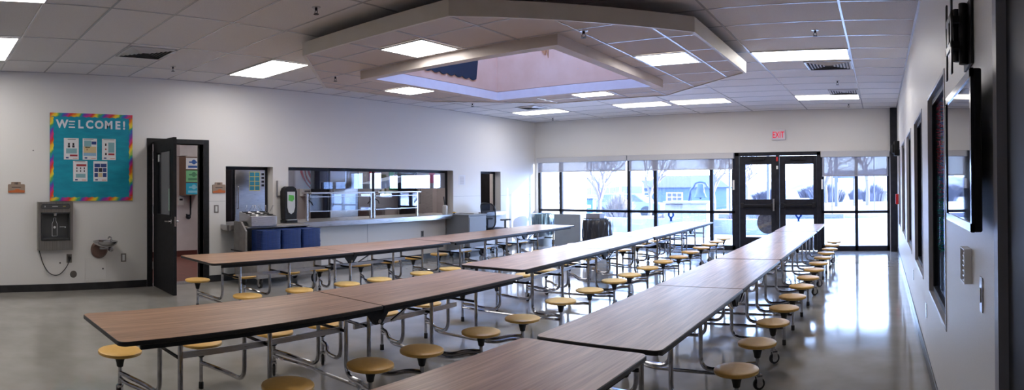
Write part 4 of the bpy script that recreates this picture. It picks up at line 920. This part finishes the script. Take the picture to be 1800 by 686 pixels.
trash(-5.62, 11.15, .29, .72, 'round trash can with a dark crumpled liner left of the middle table row', plain('blue grey bin', .14, .20, .28, .5), m_lin2)
pn = thing('divider_panel', 'plain grey upright divider panel standing between the two trash cans', 'divider panel', (-6.80, 11.98, 0))
MB().box(-.335, .335, -.02, .02, .06, .79).build('panel', noise_col(plain('panel grey', .20, .22, .25, .6), (.27, .31, .36), (.31, .35, .40), (1, 1, 1), 4), pn, bevel=.003)
for s in (-1, 1): MB().box(s*.28-.02, s*.28+.02, -.0, .26, 0, .06).build('foot', m_dk, pn, bevel=.004)
for s in (-1, 1): MB().box(s*.28-.012, s*.28+.012, -.02, .02, .055, .07).build('stud', m_dk, pn)
# small cart with grey box, black urn and yellow bucket
uc = thing('utility_cart', 'small black utility cart behind the grey divider panel', 'cart', (-6.28, 12.35, 0))
for z in (.12, .42, .66): MB().prism(round_rect(-.22, .22, -.18, .18, (.03,)*4), 2, z, z+.03).build('shelf', m_ch, uc)
for x in (-.2, .2):
    for y in (-.16, .16): MB().lathe([(.013, .0), (.013, .70)], (x, y, 0), 8).build('upright', m_ch, uc)
tag(MB().prism(round_rect(-6.46, -6.10, 12.22, 12.48, (.02,)*4), 2, .691, .80).build('plastic_tub', plain('brownish grey tub', .26, .25, .28, .5), bevel=.005), 'grey plastic tub on top of the small black cart', 'tub')
tag(MB().prism([(-6.10, .451), (-6.30, .451), (-6.30, .64), (-6.10, .60)], 1, 12.24, 12.45).build('black_case', m_ch, bevel=.01), 'black case on the middle shelf of the small black cart', 'case')
yb = thing('yellow_bucket', 'small yellow bucket on the floor between the divider panel and the dark lined trash can', 'bucket', (-5.98, 11.55, 0))
MB().lathe([(.001, 0), (.095, 0), (.12, .20), (.125, .20), (.125, .215), (.11, .215), (.09, .02), (.001, .02)], n=24, cap=False).build('body', plain('bucket yellow', .9, .55, .0, .4), yb)
MB().prism(round_rect(-.10, .10, -.10, .10, (.05,)*4), 2, .217, .29).build('wringer', plain('olive wringer', .25, .18, .05, .5), yb, bevel=.01)

# ------------------------------------------------------------------ outside
def gz(x, y):
    """height of the terrain"""
    def ss(a, b, t): t = max(0, min(1, (t-a)/(b-a))); return t*t*(3-2*t)
    z = -.10 - 1.0*ss(24, 46, y)*ss(14, 4, -x*-1 if False else x+22) if False else -.10
    z -= 1.0*ss(24, 44, y)*ss(-9, -15, x)
    if y > 60: z += (3.6+.5*math.sin(x*.05)+.35*math.sin(x*.13+1))*ss(66, 105, y) + .35*ss(62, 80, y)*math.sin(x*.31+y*.17)*math.cos(y*.23)
    return z
g = MB(); xs = [-75+1.5*i for i in range(88)]; ys = [YF+.14]+[14+2*i for i in range(24)]+[62+1.5*i for i in range(36)]
g.add([(x, y, gz(x, y)) for y in ys for x in xs], [(j*len(xs)+i, j*len(xs)+i+1, (j+1)*len(xs)+i+1, (j+1)*len(xs)+i) for j in range(len(ys)-1) for i in range(len(xs)-1)])
def terrain():
    m = mat('outdoor ground', (.7, .7, .7), .9); n, l, b = nodes(m)
    tc = n.new('ShaderNodeTexCoord'); sp = n.new('ShaderNodeSeparateXYZ'); l.new(tc.outputs['Object'], sp.inputs[0])
    mr = n.new('ShaderNodeMapRange'); mr.inputs['From Min'].default_value = 50; mr.inputs['From Max'].default_value = 60; l.new(sp.outputs['Y'], mr.inputs['Value'])
    nz = n.new('ShaderNodeTexNoise'); nz.inputs['Scale'].default_value = .5; nz.inputs['Detail'].default_value = 10; l.new(tc.outputs['Object'], nz.inputs['Vector'])
    cr = n.new('ShaderNodeValToRGB'); cr.color_ramp.elements[0].position = .42; cr.color_ramp.elements[0].color = (.13, .105, .115, 1); cr.color_ramp.elements[1].position = .55; cr.color_ramp.elements[1].color = (.26, .20, .19, 1)
    l.new(nz.outputs['Fac'], cr.inputs['Fac'])
    mx = n.new('ShaderNodeMix'); mx.data_type = 'RGBA'; mx.inputs['A'].default_value = (.60, .59, .57, 1); l.new(mr.outputs['Result'], mx.inputs['Factor']); l.new(cr.outputs['Color'], mx.inputs['B']); l.new(mx.outputs['Result'], b.inputs['Base Color']); return m
gr = g.build('ground', terrain()); gr['kind'] = 'structure'
M_ext = noise_col(mat('outside wall stucco', (.75, .74, .72), .8), (.70, .69, .67), (.76, .75, .73), (1, 1, 1), 4)
struct('wall_outside_wing', MB().box(XL-6, XL-.22, YF+.2, 16.05, -.1, 3.6), M_ext)
struct('wall_added_sun_blocker', MB().box(3.0, 14, YF+.2, 16.8, -.1, 6.0), M_ext)  # unseen block added to cut the sun down to a patch on the left wall
# low kerb wall, planter pedestal, bell
m_conc = noise_col(mat('concrete', (.5, .5, .5), .85), (.19, .19, .21), (.25, .25, .27), (1, 1, 1), 3)
tag(MB().box(-9.6, -3.1, 18.0, 18.3, -.1, .36).build('planter_wall', m_conc, bevel=.02), 'low pale concrete planter wall outside the left windows', 'low wall')
tag(MB().box(-1.95, 0.0, 27.0, 27.3, -.1, .02).build('kerb', m_conc, bevel=.02), 'short concrete kerb on the pavement seen through the right hand window', 'kerb')
tag(MB().box(-7.2, -1.6, 26.3, 26.6, -.1, .10).build('kerb', plain('dark kerb', .08, .08, .10)), 'long dark kerb line seen through the lower glass of the exit doors', 'kerb')
pd = MB().m(m_conc).box(-6.32, -5.70, 17.0, 17.5, .36, .86); pd.box(-5.72, -4.98, 16.9, 17.6, -.1, .88); pd.box(-6.32, -4.92, 16.85, 17.65, .88, .95)
tag(pd.build('stone_pedestal', None, bevel=.01), 'pale stone pedestal outside carrying the bell', 'pedestal')
be = thing('bell', 'large old bell hanging in a curved iron yoke on the stone pedestal outside', 'bell', (-5.27, 17.25, .956))
m_bell = plain('weathered blue iron', .040, .062, .120, .5, .2)
MB().lathe([(.001, .50), (.06, .50), (.09, .47), (.115, .36), (.135, .24), (.175, .13), (.205, .10), (.20, .09), (.17, .10), (.125, .20), (.001, .40)], n=28, cap=False).build('bell_body', m_bell, be)
MB().lathe([(.001, .05), (.03, .06), (.03, .09), (.008, .12), (.008, .4)], n=12, cap=False).build('clapper', m_bell, be)
yk = fillet([(-.37, 0, 0), (-.34, 0, .18), (-.30, 0, .34), (-.22, 0, .40), (-.16, 0, .53), (0, 0, .57), (.16, 0, .53), (.22, 0, .40), (.30, 0, .34), (.34, 0, .18), (.37, 0, 0)], .05)
MB().tube(yk, .032, 8).build('yoke', m_bell, be)
for s in (-1, 1): MB().tube([(s*.33, .12, 0), (s*.30, 0, .34)], .016, 6).build('brace', m_bell, be)
# poles and wires
def pole(x, y, h, r, lab, arms=True):
    o = thing('utility_pole', lab, 'pole', (x, y, gz(x, y))); MB().lathe([(r, 0), (r*.8, h)], n=10).build('mast', plain('pole grey', .06, .056, .072, .7), o)
    if arms: MB().box(-.6, .6, -.05, .05, h-.5, h-.4).build('crossarm', plain('pole grey', .06, .056, .072, .7), o)
    return o
pole(-7.1, 28.0, 7, .05, 'thin dark flagpole outside right of the bell', False)
pole(-6.35, 34, 8, .09, 'utility pole seen through the upper glass of the right exit door')
pole(-2.9, 40, 8, .13, 'utility pole seen left of centre through the right hand window')
pole(-.35, 34, 3.0, .03, 'thin sign post far right outside the right hand window', False)
pole(-2.15, 27, 2.6, .03, 'short thin post seen behind the right exit door', False)
wm = MB()
for z in (6.2, 6.6, 7.0): wm.tube([(-40, 41, z+1), (-6.35, 37, z-.6), (-2.9, 39.7, z-.4), (20, 38, z+.8)], .012, 4)
tag(wm.build('street_wires', plain('wire dark', .1, .1, .12)), 'overhead wires strung between the utility poles outside', 'wires')
sg = thing('roadside_sign', 'dark wide roadside sign board beyond the right hand window', 'sign', (-2.36, 40.5, 0))
MB().box(-.80, .80, -.1, .1, 1.80, 2.30).build('board', plain('sign slate', .05, .055, .09), sg)
for s in (-.6, .6): MB().lathe([(.05, gz(-2, 40)), (.05, 1.8)], (s, 0, 0), 8).build('post', plain('pole grey', .06, .056, .072, .7), sg)
# bare trees
def bare_tree(x, y, h, lab, seed, r0=.16, depth=6, spread=.55, n0=4, trunk=.28, tone=(.13, .10, .11)):
    rnd = random.Random(seed); o = thing('bare_tree', lab, 'tree', (x, y, gz(x, y)-.05)); tk = MB(); bm = MB()
    def grow(p, d, L, r, k):
        q = p+d*L; mid = (p+q)/2+Vector((rnd.uniform(-1, 1), rnd.uniform(-1, 1), 0))*L*.06
        (tk if k >= depth-1 else bm).tube([p, mid, q], r, 6 if k > 2 else 3, cap=False, rr=[r, r*.85, r*.68])
        if k == 0: return
        for i in range(n0 if k == depth else rnd.choice((2, 3))):
            a = rnd.uniform(0, 6.28); s = rnd.uniform(.35, 1)*spread; u = d.orthogonal().normalized(); v = d.cross(u)
            nd = (d+(u*math.cos(a)+v*math.sin(a))*s*1.25+Vector((0, 0, .12))).normalized(); grow(q-d*L*rnd.uniform(0, .15), nd, L*rnd.uniform(.62, .85), r*.62, k-1)
    grow(Vector((0, 0, 0)), Vector((rnd.uniform(-.05, .05), 0, 1)).normalized(), h*trunk, r0, depth)
    m_ = plain('bark %.2f' % tone[0], *tone, .9); tk.build('trunk', m_, o); bm.build('branches', m_, o); return o
bare_tree(-10.7, 21.5, 4.6, 'big bare tree outside the left window in front of the bus', 3, .12, 6, .62, 5, .22)
bare_tree(-11.6, 29, 5.5, 'bare tree outside between the bus and the blue grey house', 5, .12, 6, .6, 4, .22)
bare_tree(-9.3, 33, 6, 'bare tree in front of the blue grey house right of its window', 8, .12, 6, .7, 4, .2)
bare_tree(-8.9, 38, 6, 'bare tree seen between the bell and the exit doors', 9, .13, 6, .7, 4, .2)
bare_tree(-.9, 42, 7.0, 'spreading bare tree at the right edge of the right hand window', 12, .16, 6, .75, 5, .25)
bare_tree(-4.2, 47, 6.5, 'bare tree in the left part of the right hand window view', 14, .12, 6, .7, 4, .25)
bare_tree(-6.0, 27, 4.6, 'bare tree whose twigs reach into the upper right exit door glass', 16, .07, 5, .7, 4, .35)
# shrubs
def shrub(x, y, r, h, lab, tone, seed, n=420, cat='bush', bs=.7):
    rnd = random.Random(seed); m = MB()
    for i in range(n):
        a = rnd.uniform(0, 6.28); s = rnd.uniform(0, 1)**.6; d = Vector((math.cos(a)*s*r, math.sin(a)*s*r, h*(1-.45*s*s)*rnd.uniform(.7, 1.05)))
        b = Vector((math.cos(a)*s*r*bs, math.sin(a)*s*r*bs, 0)); w_ = Vector((-math.sin(a), math.cos(a), 0))*.012*(1+h)
        q = b.lerp(d, .55)+Vector((0, 0, h*.12)); m.add([b-w_, b+w_, q+w_, q-w_, d], [(0, 1, 2, 3), (3, 2, 4)])
    o = m.build('dry_shrub', plain('dry %s' % seed, *[t*.42 for t in tone], .9), loc=(x, y, gz(x, y))); return tag(o, lab, cat)
shrub(-8.9, 19.4, .75, 1.35, 'pale feathery grass clump outside in front of the bus', (.55, .46, .40), 21, 900, 'grass clump', .3)
shrub(-6.95, 19.3, .6, .55, 'low dry shrub outside left of the stone pedestal', (.40, .33, .28), 22)
shrub(-7.95, 21.2, .6, .5, 'low dry shrub between the feathery grass and the pedestal', (.42, .34, .30), 27)
shrub(-6.1, 18.9, .4, .40, 'greenish tuft of grass outside beside the stone pedestal', (.30, .38, .22), 23)
shrub(-4.75, 19.8, .42, .85, 'round dry bush outside just right of the bell', (.30, .24, .28), 24)
shrub(-4.6, 24, .5, .6, 'dry bush seen at the bottom of the left exit door upper glass', (.32, .27, .27), 28)
for i, (x, y, r, h, lab) in enumerate([(-4.4, 50, 2.0, 1.7, 'large grey bush beyond the road left in the right hand window'), (-2.2, 57, 1.0, 1.2, 'small grey bush beyond the road in the middle of the right hand window'), (-.5, 51, 1.5, 1.6, 'wide grey bush beyond the road at the right of the right hand window'),
      (-11.5, 62, 2.4, 1.6, 'scrub bush on the hillside seen in the left exit door'), (-7.5, 66, 2.0, 1.5, 'scrub bush on the hillside seen in the right exit door')]): shrub(x, y, r, h, lab, (.22, .21, .25), 30+i, 700)
# blue bin
bb_ = thing('recycling_bin', 'tall blue outdoor bin left of the feathery grass', 'outdoor bin', (-10.35, 20.0, gz(-10, 20)))
MB().prism(round_rect(-.17, .17, -.17, .17, (.05,)*4), 2, 0, 1.0).build('body', plain('bin blue', .03, .09, .22), bb_); MB().prism(round_rect(-.19, .19, -.19, .19, (.06,)*4), 2, 1.0, 1.06).build('lid', plain('bin lid blue', .01, .03, .09), bb_)
MB().box(-.1, .1, -.175, -.171, .70, .82).build('label_plate', M_paper, bb_)
# school bus
bx, by = -21.4, 45.0
bus = thing('school_bus', 'pale yellow school bus parked beyond the big bare tree', 'bus', (bx, by, gz(bx, by)), math.radians(-30))
m_bus = plain('bus yellow', .50, .42, .28, .5); m_bw = plain('bus roof white', .75, .75, .73, .5); m_win = plain('bus glass', .04, .055, .09, .1); m_bd = plain('bus black trim', .03, .03, .03)
P = [(-1.2, .55), (1.2, .55), (1.2, 2.35), (1.12, 2.7), (.75, 2.95), (-.75, 2.95), (-1.12, 2.7), (-1.2, 2.35)]
MB().prism(P, 0, -5.6, 2.9).build('body', m_bus, bus, bevel=.05)
MB().prism([(-1.14, 2.70), (1.14, 2.70), (.76, 2.99), (-.76, 2.99)], 0, -5.55, 2.85).build('roof', m_bw, bus, bevel=.04)
MB().prism([(2.9, .55), (4.3, .55), (4.3, 1.35), (4.1, 1.5), (2.9, 1.7)], 1, -1.05, 1.05).build('hood', m_bus, bus, bevel=.06)
for k in range(9): MB().box(-5.3+k*.86, -4.6+k*.86, -1.225, -1.195, 1.75, 2.35).build('side_window', m_win, bus, bevel=.01)
MB().box(2.89, 2.93, -1.0, 1.0, 1.75, 2.45).build('windscreen', m_win, bus); MB().box(2.35, 2.85, -1.23, -1.19, .7, 2.4).build('entry_door', m_win, bus)
for z in (.95, 1.3, 1.6): MB().box(-5.6, 2.3, -1.225, -1.20, z, z+.04).build('rub_rail', m_bd, bus)
for x in (-3.6, 3.5):
    for y in (-1.0, 1.0): MB().lathe([(.2, -.14), (.46, -.14), (.48, 0), (.46, .14), (.2, .14)], (x, y, .48), 24, axis=1).build('wheel', M_rubber, bus)
for s in (-1, 1): MB().tube([(4.0, s*1.0, 1.4), (4.2, s*1.35, 1.9)], .02, 6).build('mirror_arm', m_bd, bus)
# houses
def house(x, y, w_, d, h, lab, wins, m_, roof, rh=1.1, rot=0):
    o = thing('house', lab, 'house', (x, y, gz(x, y)-.3), rot); MB().box(-w_/2, w_/2, 0, d, 0, h+.3).build('wall', m_, o)
    MB().prism([(-w_/2-.4, h+.25), (w_/2+.4, h+.25), (w_/2-.9, h+.3+rh), (-w_/2+.9, h+.3+rh)], 1, -.4, d+.4).build('roof', roof, o)
    for a, b, c, e, n in wins:
        f = MB().box(a-.08, b+.08, -.06, 0, c-.08, e+.08).build('window_frame', M_white, o)
        for k in range(n): MB().box(a+(b-a)*k/n+.04, a+(b-a)*(k+1)/n-.04, -.08, -.055, c, (c+e)/2-.03).build('pane', m_win, f); MB().box(a+(b-a)*k/n+.04, a+(b-a)*(k+1)/n-.04, -.08, -.055, (c+e)/2+.03, e).build('pane', m_win, f)
m_h1 = plain('house blue grey', .070, .10, .165, .8); m_rf = plain('house roof', .13, .12, .145, .9)
house(-16.2, 49, 7.0, 8, 2.35, 'blue grey house with a three part white window seen behind the bell', [(-1.75, -.40, 1.45, 2.10, 3)], m_h1, m_rf, .95)
house(-25.0, 62, 8, 6, 2.2, 'small blue house between the bus and the larger blue grey house', [(-1, .2, 1.3, 2.0, 2)], m_h1, m_rf, .8)
# parked cars / low items left of pedestal
cr_ = thing('parked_car', 'pale blue parked car seen low between the bus and the pedestal', 'car', (-13.8, 31, gz(-13.8, 31)), math.radians(10))
MB().prism([(-2.1, .3), (2.1, .3), (2.1, .75), (1.3, .85), (.7, 1.3), (-1.1, 1.3), (-1.7, .85), (-2.1, .8)], 1, -.8, .8).build('body', plain('car blue', .12, .16, .24, .3), cr_, bevel=.05)
MB().prism([(1.15, .87), (.65, 1.25), (-1.05, 1.25), (-1.5, .87)], 1, -.81, .81).build('side_window', m_win, cr_)
for x in (-1.3, 1.3):
    for y in (-.75, .75): MB().lathe([(.1, -.1), (.32, -.1), (.32, .1), (.1, .1)], (x, y, .32), 20, axis=1).build('wheel', M_rubber, cr_)

# ------------------------------------------------------------------ light
wd = bpy.data.worlds.new('sky'); bpy.context.scene.world = wd; wd.use_nodes = True
wn, wl = wd.node_tree.nodes, wd.node_tree.links; bg = wn['Background']
tc = wn.new('ShaderNodeTexCoord'); sp = wn.new('ShaderNodeSeparateXYZ'); cr = wn.new('ShaderNodeValToRGB')
cr.color_ramp.elements[0].position = .0; cr.color_ramp.elements[0].color = (.60, .75, 1, 1)
cr.color_ramp.elements[1].position = .6; cr.color_ramp.elements[1].color = (.28, .46, 1, 1)
wl.new(tc.outputs['Generated'], sp.inputs[0]); wl.new(sp.outputs['Z'], cr.inputs['Fac']); wl.new(cr.outputs['Color'], bg.inputs['Color'])
bg.inputs['Strength'].default_value = 12.5
sun = bpy.data.lights.new('sun', 'SUN'); sun.energy = 24; sun.angle = math.radians(.6); sun.color = (1, .95, .88)
so = bpy.data.objects.new('sun', sun); C.objects.link(so)
so.rotation_euler = Vector((2.18, 1.0, .52)).to_track_quat('Z', 'Y').to_euler(); so.location = (20, 30, 12)
for nm, x0, x1 in (('daylight_left', -8.13, -3.16), ('daylight_doors', -3.1, .19)):      # sampling portals in the window openings
    L = bpy.data.lights.new(nm, 'AREA'); L.shape = 'RECTANGLE'; L.size = x1-x0; L.size_y = 2.1; L.cycles.is_portal = True if hasattr(L, 'cycles') else False
    o = bpy.data.objects.new(nm, L); C.objects.link(o); o.location = ((x0+x1)/2, YF+.16, 1.06); o.rotation_euler = (-PI/2, 0, 0)
# ------------------------------------------------------------------ camera
F = 1066.5; XV = 1547.35; V0 = 319.34
up = Vector((.008495, -.002335, 1)).normalized(); fw = Vector((0, 1, 0)); fw = (fw-up*fw.dot(up)).normalized(); rt = fw.cross(up)
cd = bpy.data.cameras.new('camera'); cd.type = 'PANO'; cd.panorama_type = 'CENTRAL_CYLINDRICAL'
cd.central_cylindrical_range_u_min = -XV/F; cd.central_cylindrical_range_u_max = (1800-XV)/F
cd.central_cylindrical_range_v_min = (V0-686)/F; cd.central_cylindrical_range_v_max = V0/F
cd.central_cylindrical_radius = 1.0; cd.clip_start = .01
co = bpy.data.objects.new('camera', cd); C.objects.link(co)
co.matrix_world = Matrix((rt, up, -fw)).transposed().to_4x4(); co.matrix_world.translation = Vector((0, 0, H))
bpy.context.scene.camera = co
vs = bpy.context.scene.view_settings
vs.view_transform = 'Standard'; vs.look = 'None'; vs.exposure = .85; vs.gamma = 1; vs.use_curve_mapping = False
cy = bpy.context.scene.cycles
cy.use_denoising = True; cy.max_bounces = 10; cy.diffuse_bounces = 5; cy.glossy_bounces = 4; cy.transparent_max_bounces = 16
cy.sample_clamp_indirect = 8; cy.caustics_reflective = False; cy.caustics_refractive = False
